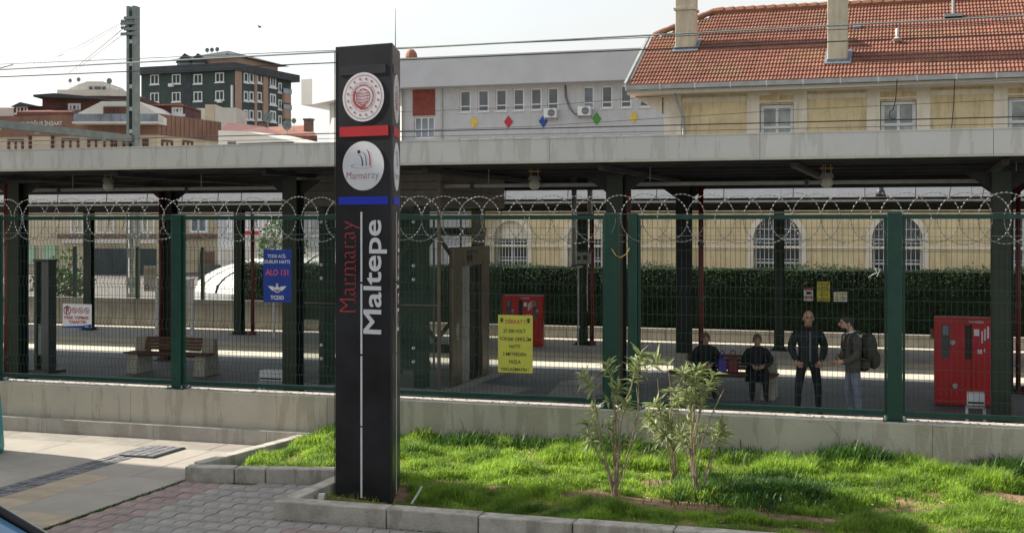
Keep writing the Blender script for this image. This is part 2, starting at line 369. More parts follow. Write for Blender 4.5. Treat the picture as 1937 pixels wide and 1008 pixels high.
# setts of the drain strip
me = slab_mesh('sett', .098, .098, 'sett', .04, .006)
for i in range(3):
    for j in range(58):
        u, v = -4.19+i*.098, -6.1+j*.098
        if -1.10 < v < -.42 and u > -4.12: continue
        put('sett', me, plaza, loc=(u+random.uniform(-.003,.003), v, -.021+random.uniform(-.003,.004)), rot=(0,0,random.uniform(-.04,.04)))
hatch = thing('hatch_cover', 'steel framed access hatch filled with small setts, slightly raised in the sunlit plaza slabs', 'hatch', (-3.88, -.72, .012))
MB().box(-.20,.20,-.30,.30,-.01,.008).build('plate', 'slab', hatch)
m = MB(); m.box(-.2,.2,-.312,-.30,0,.022); m.box(-.2,.2,.30,.312,0,.022); m.box(-.212,-.20,-.312,.312,0,.022); m.box(.20,.212,-.312,.312,0,.022); m.build('frame', 'greyd', hatch)
for i in range(4):
    for j in range(6): put('sett', me, hatch, loc=(-.196+i*.098, -.293+j*.098, -.012+random.uniform(-.002,.002)))
# moss in the joint between slabs and pavers
m = MB()
for i in range(900):
    v = random.uniform(-4.6, -1.95); w = .015+.035*max(0, math.sin((v+2)*1.9+1.0))
    x = -2.735+random.uniform(-w, w); h = random.uniform(.008, .03); a = random.uniform(0, 6.28); q = .006
    m.add([(x-q*math.cos(a), v-q*math.sin(a), .0), (x+q*math.cos(a), v+q*math.sin(a), .0), (x+random.uniform(-.01,.01), v+random.uniform(-.01,.01), h)], [(0,1,2)])
m.build('joint_moss', 'weed', kind='stuff')
# interlocking pavers
pave = MB().box(-2.72, 14, -12, -1.5, -.5, -.024).build('pavement', 'sand', kind='structure')
PW, PL = .142, .236
def paver_poly():
    zx = lambda t: .016*(1 if (t % 1) < .5 else -1)
    g = .0035; pts = []
    # long sides kinked in the middle, short sides kinked too: the zigzag block
    pts = [(g,g+.012),(PW/2,g-.012),(PW-g,g+.012),(PW-g+.014,PL*.30),(PW-g-.014,PL*.70),(PW-g,PL-g+.012),(PW/2,PL-g-.012),(g,PL-g+.012),(g-.014,PL*.70),(g+.014,PL*.30)]
    return pts
def paver_mesh(m):
    p = paver_poly(); n = len(p); cx, cy = PW/2, PL/2
    q = [(cx+(x-cx)*.975, cy+(y-cy)*.985) for x, y in p]
    vs = [(x,y,0) for x,y in p]+[(x,y,.0362) for x,y in p]+[(x,y,.038) for x,y in q]
    fs = [(i,(i+1)%n,n+(i+1)%n,n+i) for i in range(n)]+[(n+i,n+(i+1)%n,2*n+(i+1)%n,2*n+i) for i in range(n)]+[tuple(range(2*n,3*n))]
    # the kinks repeat, so neighbours interlock
    me = bpy.data.meshes.new('paver'); me.from_pydata(vs, [], fs); me.materials.append(M[m]); me.update(); return me
pg, pr = paver_mesh('paver'), paver_mesh('paver_red')
KA0, KA1 = Vector((-2.72, -1.94, 0)), Vector((-.9, -1.55, 0))
kept = []; rest_g, rest_r = MB(), MB()
for i in range(62):
    for j in range(26):
        u, v = -2.70+i*PW, -7.6+j*PL + (PL/2 if i % 2 else 0)*0
        if v > KA0.y + (u-KA0.x)*(KA1.y-KA0.y)/(KA1.x-KA0.x) - PL*.6: continue
        if u > -1.25 and v > -3.35: continue
        red = (i < 3 and not (v < -4.6 and i > 1)) or v < -3.36 and u > -1.0 and random.random() < .85 or random.random() < .03
        d = (Vector((u, v, 0))-Vector((CAM[0], CAM[1], 0))).length
        vis = onv_test = None
        X = ((u-CAM[0])*CP+(v-CAM[1])*SP); Dd = -(u-CAM[0])*SP+(v-CAM[1])*CP
        inview = Dd > 9.9 and abs(X/Dd) < .42
        kept.append((0 if inview else 1, d, u, v, red))
kept.sort()
for k, (q, d, u, v, red) in enumerate(kept):
    z = -.024+random.uniform(-.0015, .002)
    if k < 296: put('paver', pr if red else pg, pave, loc=(u, v, z), rot=(random.uniform(-.008,.008), random.uniform(-.01,.01), 0))
    else:
        src = pr if red else pg; (rest_r if red else rest_g).add([(w.co.x+u, w.co.y+v, w.co.z+z) for w in src.vertices], [tuple(p.vertices) for p in src.polygons])
for r_, m_ in ((rest_g, 'paver'), (rest_r, 'paver_red')):
    if r_.v: r_.build('paving_blocks', m_, pave, kind='stuff')
# ================================================================== PLANTER KERBS
kerb = bpy.data.objects.new('planter_kerb', None); COL.objects.link(kerb); kerb['kind'] = 'structure'
def kerb_run(p0, p1, h, w, lens, side=1):
    p0, p1 = Vector(p0), Vector(p1); d = (p1-p0).normalized(); n = Vector((-d.y, d.x, 0))*side; s = 0; i = 0; tot = (p1-p0).length
    while s < tot-.02:
        l = min(lens[i % len(lens)], tot-s); i += 1
        if tot-s-l < .08: l = tot-s
        mb = MB(); o = p0+d*(s+.005)+Vector((0,0,-.05))+n*random.uniform(-.004,.004)
        mb.obox(o, d*(l-.010), n*w, (0,0,h+.05+random.uniform(-.004,.004)))
        mb.build('kerb_stone', 'kerb', kerb, bevel=.012); s += l
kerb_run(KA0, (-.92, -1.555, 0), .15, .16, [.5,.31,1.0,.8])
kerb_run((-2.60, -1.78, 0), (-2.37, .13, 0), .17, .13, [1.0])
kerb_run((-1.13, -3.10, 0), (14, -3.10, 0), .17, .17, [1.04,.80,.78,.8,.8])
kerb_run((-1.125, -2.925, 0), (-1.10, -1.63, 0), .17, .15, [1.3], side=-1)
# moss at the foot of the kerb
m = MB()
for i in range(2600):
    if random.random() < .8: x, y, w = random.uniform(-1.0, 2.5), -3.105, 1
    else: x = random.uniform(-2.7, -1.2); y = KA0.y+(x-KA0.x)*.2143-.005; w = .5
    if math.sin(x*5.1)+math.sin(x*2.3+1) < -.4: continue
    y -= abs(random.gauss(0, .022))*w; h = random.uniform(.006, .028)*w; a = random.uniform(0, 6.28); q = .005
    m.add([(x-q*math.cos(a), y-q*math.sin(a), .0), (x+q*math.cos(a), y+q*math.sin(a), .0), (x+random.uniform(-.01,.01), y-random.uniform(0,.01), h)], [(0,1,2)])
m.build('kerb_moss', 'weed', kind='stuff')
# ================================================================== WALL UNDER THE FENCE
ZW = .58
wall = thing('retaining_wall', 'long low concrete wall carrying the green mesh fence, grey and water stained', 'wall', (0,.3,0))
for i, (u0, u1) in enumerate(((-13.2,-10.3),(-10.3,-7.4),(-7.4,-4.75),(-4.75,-2.2),(-2.2,.9),(.9,4.2),(4.2,7.4),(7.4,10.6),(10.6,14))):
    mb = MB(); n = 14; h = (u1-u0-.006)/n
    mb.obox((u0+.0012, .13, -.4), (u1-u0-.0024,0,0), (0,.34,0), (0,0,ZW+.4)); mb.build('wall_panel', 'wall', wall, world=True, bevel=.004)
# rough mortar along the top
m = MB()
for i in range(1100):
    x = random.uniform(-13, 13.8); y = random.uniform(.14, .45); r = random.uniform(.008, .03)
    m.add([(x-r*2,y-r,ZW-.01),(x+r*2,y-r,ZW-.01),(x+r*2.2,y+r,ZW-.01),(x-r*2,y+r*1.1,ZW-.01),(x,y,ZW+random.uniform(.004,.014))], [(0,1,4),(1,2,4),(2,3,4),(3,0,4)])
m.build('mortar_crust', 'plat_light', wall, world=True)
for i in range(8):
    u = -13.2+i*1.47
    if u > -2.6: break
    MB().box(u+.001, min(u+1.469, -2.37), .035, .128, -.3, .185).build('plinth_stone', 'plinth', wall, world=True, bevel=.008)
# ================================================================== FENCE
fence = thing('mesh_fence', 'green welded mesh security fence in framed panels on top of the low concrete wall', 'fence', (0,.3,ZW))
posts = [(-11.98,.12),(-9.39,.12),(-6.8,.12),(-4.21,.12),(-1.6,.12),(1.01,.145),(1.235,.10),(3.85,.14),(6.45,.12),(9.05,.12),(11.6,.12)]
ZT = 2.6
for u, w in posts:
    MB().box(u-w/2, u+w/2, .3-w/2, .3+w/2, ZW+.012, ZT+.02).build('post', 'green', fence, world=True, bevel=.006)
    p = MB().box(u-.11, u+.11, .2, .4, ZW, ZW+.012).build('base_plate', 'green', fence, world=True)
    for a in (-1,1):
        for b in (-1,1): MB().tube((u+a*.09,.3+b*.08,ZW+.012),(u+a*.09,.3+b*.08,ZW+.04),.011,6).build('anchor_bolt', 'steel', fence, world=True)
us = [p[0] for p in posts]
def wire_profile():
    zs = []
    H0, H1 = ZW+.09, ZT-.04
    folds = [H0+.18, H0+.66, H0+1.14, H0+1.62]
    pts = [(H0, 0)]
    for f in folds: pts += [(f-.055, 0), (f, -.03), (f+.055, 0)]
    pts.append((H1, 0)); return pts, folds
prof, folds = wire_profile()
for k in range(len(us)-1):
    u0, u1 = us[k]+posts[k][1]/2+.003, us[k+1]-posts[k+1][1]/2-.003
    if u1-u0 < .3: continue
    MB().box(u0, u1, .28, .32, ZW+.05, ZW+.095).build('bottom_rail', 'green', fence, world=True)
    MB().box(u0, u1, .28, .32, ZT-.045, ZT).build('top_rail', 'green', fence, world=True)
    for a in (u0+.0, u1-.025): 
        MB().box(a, a+.025, .283, .317, ZW+.096, ZT-.046).build('side_rail', 'green', fence, world=True)
    mb = MB(); x = u0+.05
    while x < u1-.03:
        mb.path([(x, .3+o, z) for z, o in prof], .0023, 4); x += .0505
    for f in folds:
        for dz, o in ((-.055,0),(.055,0)): mb.tube((u0,.3+o-.004,f+dz),(u1,.3+o-.004,f+dz),.0028,4)
    for z in [folds[i]+.055+.185 for i in range(3)]: mb.tube((u0,.296,z),(u1,.296,z),.0028,4)
    mb.tube((u0,.296,folds[3]+.055+.12),(u1,.296,folds[3]+.055+.12),.0028,4)
    mb.build('wire_mesh', 'wire', fence, world=True)
# barbed coil along the top
rz = thing('razor_wire', 'flat coil of barbed galvanised razor wire strung along the fence top', 'razor wire', (0,.3,2.5))
def loop_mesh(r, seed):
    rnd = random.Random(seed); mb = MB(); n = 40; pts = [(math.cos(2*math.pi*i/n)*r, .015*math.sin(4*math.pi*i/n+seed), math.sin(2*math.pi*i/n)*r*1.0) for i in range(n)]
    mb.path(pts, .0030, 4, closed=True)
    k = 34
    for i in range(k):
        t = 2*math.pi*i/k; c = Vector((math.cos(t)*r, .01, math.sin(t)*r)); tan = Vector((-math.sin(t), 0, math.cos(t))); nn = Vector((math.cos(t), 0, math.sin(t)))
        mb.add([c-tan*.010+nn*.006, c+tan*.010+nn*.006, c+tan*.008-nn*.006, c-tan*.008-nn*.006, c+Vector((0,-.006,0))], [(0,1,4),(1,2,4),(2,3,4),(3,0,4)])
    me = bpy.data.meshes.new('coil_loop'); me.from_pydata(mb.v, [], mb.f); me.materials.append(M['razor']); me.update(); return me
lm = [loop_mesh(.245, 0), loop_mesh(.25, 1), loop_mesh(.24, 2)]
x = -11.8; i = 0
while x < 11.6:
    put('coil_loop', lm[i % 3], rz, loc=(x+random.uniform(-.02,.02), (i % 2)*.05-.025, .06+random.uniform(-.012,.012)), rot=(random.uniform(-.05,.05), random.uniform(0, 3), random.uniform(-.16,.16)))
    x += random.choice((.20,.24,.28,.29)); i += 1
for z in (2.39, 2.61): MB().path([(-12+i*.8, .27, z+.008*math.sin(i*2.1)) for i in range(30)], .0025, 4).build('tension_wire', 'razor', rz, world=True)
# ================================================================== NEAR CANOPY
can = thing('near_canopy', 'long flat platform canopy with pale grey fascia over the nearer platform', 'canopy', (0, 6.5, 3.4))
ZB, ZC = 3.47, 3.85
u = -26.8; 
edges = [1.81+3.27*k for k in range(-8, 6)]
for a, b in zip(edges[:-1], edges[1:]):
    MB().box(a+.003, b-.003, 6.5, 6.53, ZB+.035, ZC).build('fascia_panel', 'fascia', can, world=True)
    MB().box(a+.002, b-.002, 6.485, 6.6, ZB, ZB+.033).build('fascia_lip', 'fascia_lip', can, world=True)
    MB().box(a+.002, b-.002, 6.49, 6.75, ZC+.001, ZC+.02).build('coping', 'fascia', can, world=True)
E0, E1 = edges[0], edges[-1]
# corrugated deck: real ribs
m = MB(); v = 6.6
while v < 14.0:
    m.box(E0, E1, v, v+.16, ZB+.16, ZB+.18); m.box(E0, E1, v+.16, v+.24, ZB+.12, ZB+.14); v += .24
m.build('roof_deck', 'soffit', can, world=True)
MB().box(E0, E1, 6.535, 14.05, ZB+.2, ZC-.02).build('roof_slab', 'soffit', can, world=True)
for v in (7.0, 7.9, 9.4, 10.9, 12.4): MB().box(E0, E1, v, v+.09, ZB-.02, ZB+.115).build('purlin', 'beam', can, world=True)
colA = [5.27-6*k for k in range(0, 6)]
for k, uu in enumerate([8.27-3*q for q in range(0, 12)]):
    if uu < E0+.3: continue
    MB().box(uu-.05, uu+.05, 6.9, 13.7, ZB-.10, ZB-.022).build('rafter', 'beam', can, world=True)
MB().box(E0, E1, 13.75, 14.0, 3.34, 3.60).build('back_beam', 'beam', can, world=True)
MB().box(E0, E1, 12.8, 13.0, 3.22, 3.30).build('longitudinal_beam', 'beam', can, world=True)
# light conduit
cd = thing('light_conduit', 'long horizontal pale tube conduit hung under the near canopy', 'conduit', (0, 8.98, 3.2))
u = E0
while u < E1-.1:
    MB().box(u+.01, min(u+2.95, E1), 8.95, 9.03, 3.17, 3.235).build('tube_section', 'cond', cd, world=True, bevel=.01)
    MB().box(u-.03, u+.03, 8.93, 9.05, 3.15, 3.26).build('clamp', 'greyd', cd, world=True)
    MB().tube((u+.3, 9, 3.235), (u+.3, 9, 3.5), .008, 5).build('hanger_rod', 'steel', cd, world=True)
    u += 2.96
# round lamps under the canopy
def lamp(px, py, label):
    p = onv(px, py, 8.8); t = thing('canopy_lamp', label, 'lamp', (p.x, p.y, p.z), 0, 'globe lamps under the near canopy')
    MB().ell((0,0,.0), .105, .105, .10).build('globe', 'fascia_lip', t, smooth=True)
    MB().tube((0,0,.075),(0,0,.15),.12,16, r1=.09).build('collar', 'cond', t)
    m = MB(); 
    for a in (-.07,.07): m.tube((a,0,.14),(a*.5,0,.62),.012,6)
    m.box(-.10,.10,-.03,.03,.22,.245); m.build('bracket', 'brass', t)
lamp(205, 352, 'globe lamp under the canopy, leftmost one, above the info totem')
lamp(571, 350, 'globe lamp under the canopy just left of the black station pylon')
lamp(1011, 349, 'globe lamp under the canopy right of the lift shaft')
lamp(1564, 345, 'globe lamp under the canopy above the standing bald man')
# columns
def column(nm, u, v, z0, z1, w, d, label, group, m1='black', m2='olive', brk=True, cat='column'):
    t = thing(nm, label, cat, (u, v, z0), 0, group)
    h = z1-z0
    MB().box(-w/2, w/2, -d/2, -d/2+.025, .02, h).build('front_flange', m2, t)
    MB().box(-w/2, w/2, d/2-.025, d/2, .02, h).build('rear_flange', m1, t)
    MB().box(-.03, .03, -d/2+.0255, d/2-.0255, .02, h).build('web', m1, t)
    MB().box(-w/2-.012, -w/2-.001, -d/2, d/2, .02, h*.995).build('side_plate', m1, t)
    b = MB().box(-w*.95, w*.95, -d*.85, d*.85, 0, .02).box(-w*.7, w*.7, -d*.65, d*.65, .02, .07).build('base_plate', m1, t)
    if brk:
        m = MB()
        for sgn in (-1, 1): m.add([(sgn*w/2,-.02,h-.30),(sgn*w/2,-.02,h-.0),(sgn*.55,-.02,h-.0),(sgn*w/2,.02,h-.30),(sgn*w/2,.02,h-.0),(sgn*.55,.02,h-.0)], [(0,1,2),(3,5,4),(0,2,5,3),(1,4,5,2),(0,3,4,1)])
        m.build('haunch', m1, t)
    return t
G1 = 'steel columns of the near canopy'
for u, lb in ((-12.73, 'dark steel canopy column at the far left beside the red pipe'), (-6.73, 'dark steel canopy column right of the blue sign'), (-.73, 'dark steel canopy column behind the two close green fence posts'), (5.27, 'dark steel canopy column right of the big red fire cabinet')):
    column('canopy_column', u, 8, ZP, ZB-.16, .27, .30, lb, G1)
for u, lb in ((-12.3, 'black canopy column behind the left bench and green fence post'), (-.41, 'black canopy column behind the seated people'), (-6.4, 'black canopy column behind the lift shaft'), (5.6, 'black rear canopy column outside the right edge')):
    column('canopy_column', u, 12.6, ZP, ZB-.16, .27, .30, lb, G1, m2='black')
def pipe(px0, px1, v, z0, z1, label, r=.05):
    p = onv(px0, 500, v); t = thing('riser_pipe', label, 'pipe', (p.x, p.y, z0), 0, 'dark red riser pipes beside the columns')
    m = MB(); m.tube((0,0,.12),(0,0,z1-z0),r,12); m.path([(0,0,.14),(.02,0,.08),(.1,0,.045),(.2,0,.045)], r, 10); m.build('tube', 'redpipe', t, smooth=True)
    for z in (.5, 1.6, 2.7):
        if z < z1-z0: MB().tube((0,0,z),(0,0,z+.05),r*1.3,12).build('clamp', 'greyd', t)
    m = MB(); m.ell((.12,-.02,.10), .08,.06,.07); m.build('valve', 'redpipe', t, smooth=True)
pipe(14, 0, 7.9, ZP, 3.3, 'dark red riser pipe at the far left edge of the photo', .065)
pipe(304, 0, 12.4, ZP, 3.3, 'dark red riser pipe left of the black column behind the left bench', .045)
pipe(1326, 0, 12.2, ZP, 3.3, 'dark red riser pipe right of the column behind the seated people', .05)
pipe(1188, 0, 9.6, 2.3, 3.4, 'short dark red pipe stub under the canopy above the twin fence posts', .055)
pipe(1926, 0, 12.2, ZP, 3.3, 'dark red riser pipe at the right edge of the photo', .045)
# ================================================================== FAR CANOPY
fc = thing('far_canopy', 'long far platform canopy with whitish fascia seen beneath the near canopy', 'canopy', (0, 17.5, 3.2))
for k in range(-8, 4):
    a = 1.0+k*4.2
    MB().box(a, a+4.192, 17.5, 17.56, 3.13, 3.62).build('fascia_panel', 'white', fc, world=True)
E2, E3 = 1.0-33.6, 1.0+4*4.2
m = MB(); m.add([(E2,17.58,3.32),(E3,17.58,3.32),(E3,23.75,3.06),(E2,23.75,3.06),(E2,17.58,3.5),(E3,17.58,3.5),(E3,23.75,3.2),(E2,23.75,3.2)], [(0,3,2,1),(4,5,6,7),(0,1,5,4),(1,2,6,5),(2,3,7,6),(3,0,4,7)])
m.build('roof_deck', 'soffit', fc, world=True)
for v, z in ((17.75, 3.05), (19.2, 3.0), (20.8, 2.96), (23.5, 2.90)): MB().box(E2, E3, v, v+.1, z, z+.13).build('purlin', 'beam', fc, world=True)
MB().box(E2, E3, 20.9, 20.96, 2.80, 2.85).build('light_tube', 'cond', fc, world=True)
MB().box(E2, E3, 17.2, 17.25, 3.02, 3.07).build('cable_tray', 'cond', fc, world=True)
u = E2
while u < E3:
    MB().tube((u, 17.22, 3.05), (u+random.choice((0,0,.1)), 17.3, 3.62), .012, 4).build('hanger_wire', 'greyd', fc, world=True); u += random.choice((.7, 1.1, 1.6, 1.3))
G2 = 'steel columns of the far canopy'
for k, lb in enumerate(('dark olive far canopy column left of the two standing men', 'olive far canopy column carrying the grey box beside the red pipe', 'olive far canopy column behind the lift shaft', 'olive far canopy column left of the blue sign', 'olive far canopy column behind the no parking sign')):
    column('canopy_column', .47-5.5*k, 22.25, ZF, 2.95, .24, .26, lb, G2, brk=False)
for u, lb in ((-4.75, 'red riser pipe beside the grey box on the far platform'), (-15.55, 'red riser pipe beside the far column left of the blue sign')):
    t = thing('riser_pipe', lb, 'pipe', (u, 22.2, ZF), 0, 'dark red riser pipes beside the columns')
    MB().tube((0,0,.05),(0,0,3.8),.062,12).build('tube', 'redpipe', t, smooth=True)
    MB().tube((0,0,0),(0,0,.1),.12,12).build('foot', 'redpipe', t)
p = onv(1103, 488, 22.0); t = thing('junction_box', 'pale grey electrical box fixed to the far column beside the red pipe', 'electrical box', (p.x, 22.0, p.z))
MB().box(-.22,.22,-.1,.08,-.17,.17).build('housing', 'cond', t, bevel=.01); MB().box(-.26,.26,-.13,.1,.18,.21).build('hood', 'greyd', t); m=MB(); m.box(-.15,-.05,-.12,-.1,-.05,.05); m.box(.03,.15,-.12,-.1,-.05,.08); m.build('meter', 'greyd', t); MB().tube((.12,0,-.17),(.12,0,-1.5),.02,6).build('cable_duct','steel',t)
for px in (1086, 1116):
    p = onv(px, 400, 13.5); t = thing('drop_pipe', 'pale vertical drop pipe under the canopy, %s of the pair above the grey box' % ('left one' if px < 1100 else 'right one'), 'pipe', (p.x, 13.5, 1.6 if px < 1100 else 2.7))
    MB().tube((0,0,0),(0,0,3.5-(1.6 if px < 1100 else 2.7)),.055,10).build('tube', 'cond', t, smooth=True); MB().tube((0,0,0),(0,0,.04),.07,10).build('cap','greyd',t)
# ================================================================== LOW WALL, HEDGE, SCREEN BEHIND THE FAR PLATFORM
lw = thing('boundary_wall', 'low grey concrete wall along the back of the far platform', 'wall', (0,24.1,ZF))
k = 0
for a in [x*3.0 for x in range(-13, 5)]:
    hi = a < -16.6
    MB().box(a+.01, a+2.99, 24.0, 24.3, ZF, (.02 if hi else ZF+.36)).build('wall_panel', 'plinth', lw, world=True, bevel=.01)
hd = thing('ivy_hedge', 'tall clipped dark green hedge screen behind the far platform', 'hedge', (0, 24.8, ZF))
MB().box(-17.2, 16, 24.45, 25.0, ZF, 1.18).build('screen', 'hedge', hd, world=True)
m = MB(); R = random.Random(3)
for i in range(46000):
    x = R.uniform(-17.3, 15)
    if R.random() < .22: y, z = R.uniform(24.38, 25.02), 1.18+abs(R.gauss(.02,.05))*(1+.7*math.sin(x*1.3))
    else: y, z = 24.42-abs(R.gauss(0,.035)), R.uniform(ZF, 1.2)
    s = R.uniform(.02,.045); a = R.uniform(0,6.28); t = R.uniform(-1,1)
    dx, dy, dz = s*math.cos(a), s*math.sin(a)*.6, s*t*.6
    m.add([(x-dx,y-dy,z-dz),(x+.4*s,y-.3*s,z-.5*s),(x+dx,y+dy,z+dz),(x-.4*s,y+.2*s,z+.5*s)], [(0,1,2,3)])
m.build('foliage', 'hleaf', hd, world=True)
# ================================================================== STATION BUILDING (yellow)
ST = thing('station_building', 'two storey yellow rendered station building with red tiled roof and two chimneys', 'building', (6, 30, ZF))
FY = Face((-4.20, 30), (24, 30)); 
ZE = 7.15
ups = [FY.rect(1437, 1501, 200, 262), FY.rect(1665, 1732, 192, 262), FY.rect(1903, 1972, 184, 262)]
du = (ups[1][0]-ups[0][0]); 
ups = [(ups[0][0]+i*du, ups[0][0]+i*du+1.12, 4.0, 6.48) for i in range(0, 6)]
z_arch, w_arch = 2.5-(415-425)*40/2400, 1.5
def facade(parent, F, a0, a1, z0, z1, ops, m, name='wall', th=.3):
    xs = sorted({a0, a1, *[o[0] for o in ops], *[o[1] for o in ops]}); zs = sorted({z0, z1, *[o[2] for o in ops], *[o[3] for o in ops]}); mb = MB()
    for i in range(len(xs)-1):
        for j in range(len(zs)-1):
            cx, cz = (xs[i]+xs[i+1])/2, (zs[j]+zs[j+1])/2
            if any(o[0] < cx < o[1] and o[2] < cz < o[3] for o in ops): continue
            mb.add([F.P(xs[i],zs[j]),F.P(xs[i+1],zs[j]),F.P(xs[i+1],zs[j+1]),F.P(xs[i],zs[j+1])], [(0,1,2,3)])
    for o in ops:
        mb.add([F.P(o[0],o[2]),F.P(o[1],o[2]),F.P(o[1],o[3]),F.P(o[0],o[3]),F.P(o[0],o[2],-th),F.P(o[1],o[2],-th),F.P(o[1],o[3],-th),F.P(o[0],o[3],-th)], [(0,4,5,1),(1,5,6,2),(2,6,7,3),(3,7,4,0)])
    return mb.build(name, m, parent, world=True)
# ground floor: arched windows; a long storey that runs on to the left past the upper floor
c_ar = []
for px in (966, 1106): a, z = FY.hit(px, 450); c_ar.append((a, .62))
for i, px in enumerate((1470, 1697)): a, z = FY.hit(px, 450); c_ar.append((a, .78))
step = c_ar[3][0]-c_ar[2][0]; c_ar += [(c_ar[3][0]+step, .78), (c_ar[3][0]+2*step, .78)]
ops = [(a-w, a+w, .3, 2.02+w) for a, w in c_ar]
A_LEFT = FY.hit(885, 450)[0]
facade(ST, FY, A_LEFT, 28, -2, 3.62, ops, 'yellowb', 'ground_floor_wall')
facade(ST, FY, 0, 28, 3.62, ZE, ups, 'yellowb', 'upper_wall')
m = MB(); m.box(-4.2+.05, 24, 30.35, 41, -2, ZE).box(A_LEFT-4.2, -4.2, 30.35, 38, -2, 3.6); m.build('core_walls', 'yellowb', ST, world=True)
MB().box(A_LEFT-4.4, -4.19, 29.9, 38.2, 3.63, 3.85).build('low_roof', 'roofred', ST, world=True)
MB().box(-4.2, -4.15, 30.001, 41, 3.63, ZE).build('end_wall', 'yellowt', ST, world=True)
for (a, w) in c_ar:
    # arch: spandrels proud, trim ring, bars
    zc = 2.02; m = MB(); n = 12
    for sg in (-1, 1):
        pts = [(a+sg*w*math.cos(math.pi/2*i/n), zc+w*math.sin(math.pi/2*i/n)) for i in range(n+1)]
        for i in range(n):
            c = (a+sg*w, zc+w)
            q = [F_ for F_ in (FY.P(c[0], c[1], -.02), FY.P(*pts[i], -.02), FY.P(*pts[i+1], -.02))]
            m.add(q, [(0,1,2) if sg < 0 else (0,2,1)])
            m.add([FY.P(*pts[i], -.02), FY.P(*pts[i+1], -.02), FY.P(*pts[i+1], -.3), FY.P(*pts[i], -.3)], [(0,1,2,3)])
    m.build('spandrel', 'yellowb', ST, world=True)
    m = MB()
    for i in range(2*n):
        t0, t1 = math.pi*i/(2*n), math.pi*(i+1)/(2*n); r0, r1 = w, w+.18
        P = lambda t, r, o: FY.P(a+r*math.cos(t), zc+r*math.sin(t), o)
        m.add([P(t0,r0,.03),P(t0,r1,.03),P(t1,r1,.03),P(t1,r0,.03),P(t0,r0,-.02),P(t0,r1,-.0),P(t1,r1,-.0),P(t1,r0,-.02)], [(0,1,2,3),(1,5,6,2),(4,0,3,7)])
    FY.box(m, a-w-.18, a-w, .3, zc, -.02, .03); FY.box(m, a+w, a+w+.18, .3, zc, -.02, .03)
    m.build('arch_trim', 'yellowt', ST, world=True)
    wf = MB()
    for x in (a-w+.02, a-.04, a+w-.08): FY.box(wf, x, x+.07, .3, zc+ (w-.02 if abs(x+.03-a) < .1 and w > .7 else .05), -.25, -.19)
    for z in (.34, 1.2, zc-.04): FY.box(wf, a-w, a+w, z, z+.07, -.249, -.188)
    win = wf.build('window', 'pvc', ST, world=True)
    g = MB(); FY.box(g, a-w, a+w, .3, zc+w, -.29, -.26); g.build('pane', 'dglass', win, world=True)
    bars = MB(); k = 11
    for i in range(k):
        x = a-w+2*w*(i+.5)/k; zt = zc+(math.sqrt(max(0, w*w-(x-a)**2)) if w > .7 else -.05); bars.tube(FY.P(x, .3, -.1), FY.P(x, zt, -.1), .013, 4)
    for z in ((.8, 1.35, 1.9, 2.35) if w > .7 else (.8, 1.35, 1.9)): hw = w if z < zc else math.sqrt(w*w-(z-zc)**2); bars.tube(FY.P(a-hw, z, -.1), FY.P(a+hw, z, -.1), .015, 4)
    bars.build('window_grille', 'pvc', ST, world=True)
    if w < .7:   # left bays: cream board closes the arch head
        g = MB(); FY.box(g, a-w, a+w, zc-.02, zc+w, -.2, -.15); g.build('arch_board', 'yellowt', ST, world=True)
m = MB(); FY.box(m, A_LEFT, 28, 1.72, 1.80, .0, .05); m.build('string_course', 'yellowt', ST, world=True)
for (a0, a1, z0, z1) in ups:
    FY.win(ST, a0+.02, a1-.02, z0+.02, z1-.02, 'pvc', 'curtain', 2, .70, .11, .03, sill=False, o=-.10)
    m = MB()
    FY.box(m, a0-.42, a0-.003, z0, z1+.30, 0, .05); FY.box(m, a1+.003, a1+.42, z0, z1+.30, 0, .05)
    FY.box(m, a0-.42, a1+.42, z1+.302, z1+.42, 0, .055); FY.box(m, a0-.12, a0-.002, z0, z1+.06, .051, .08); FY.box(m, a1+.002, a1+.12, z0, z1+.06, .051, .08); FY.box(m, a0-.12, a1+.12, z1+.061, z1+.12, .0515, .081)
    n = 10
    for i in range(n):
        x0, x1 = a0-.42+(a1-a0+.84)*i/n, a0-.42+(a1-a0+.84)*(i+1)/n; h = lambda x: .16*math.sin(math.pi*(x-a0+.42)/(a1-a0+.84))
        m.add([FY.P(x0,z1+.423,.055),FY.P(x1,z1+.423,.055),FY.P(x1,z1+.423+h(x1),.055),FY.P(x0,z1+.423+h(x0),.055),FY.P(x1,z1+.423+h(x1),0),FY.P(x0,z1+.423+h(x0),0)], [(0,1,2,3),(3,2,4,5)])
    m.build('window_surround', 'yellowt', ST, world=True)
    m = MB(); c = (a0+a1)/2; FY.box(m, c-.12, c+.12, z1+.13, z1+.62, .056, .10); m.build('keystone', 'yellowb', ST, world=True)
xs = [.62]+[v for o in ups for v in (o[0]-.43, o[1]+.43)]+[28]
for i in range(0, len(xs)-1, 2): m = MB(); FY.box(m, xs[i], xs[i+1], 6.62, 6.78, 0, .04); m.build('frieze_band', 'yellowt', ST, world=True)
m = MB(); FY.box(m, 0, .60, 3.63, ZE, .001, .05); m.build('corner_pilaster', 'yellowt', ST, world=True)
# downpipe
m = MB(); p = FY.P
m.path([p(.50,7.0,.75), p(.52,6.7,.55), p(.68,6.1,.12), p(.70,5.7,.10), p(.70,1,.10)], .055, 8); m.build('downpipe', 'gutter', ST, world=True, smooth=True)
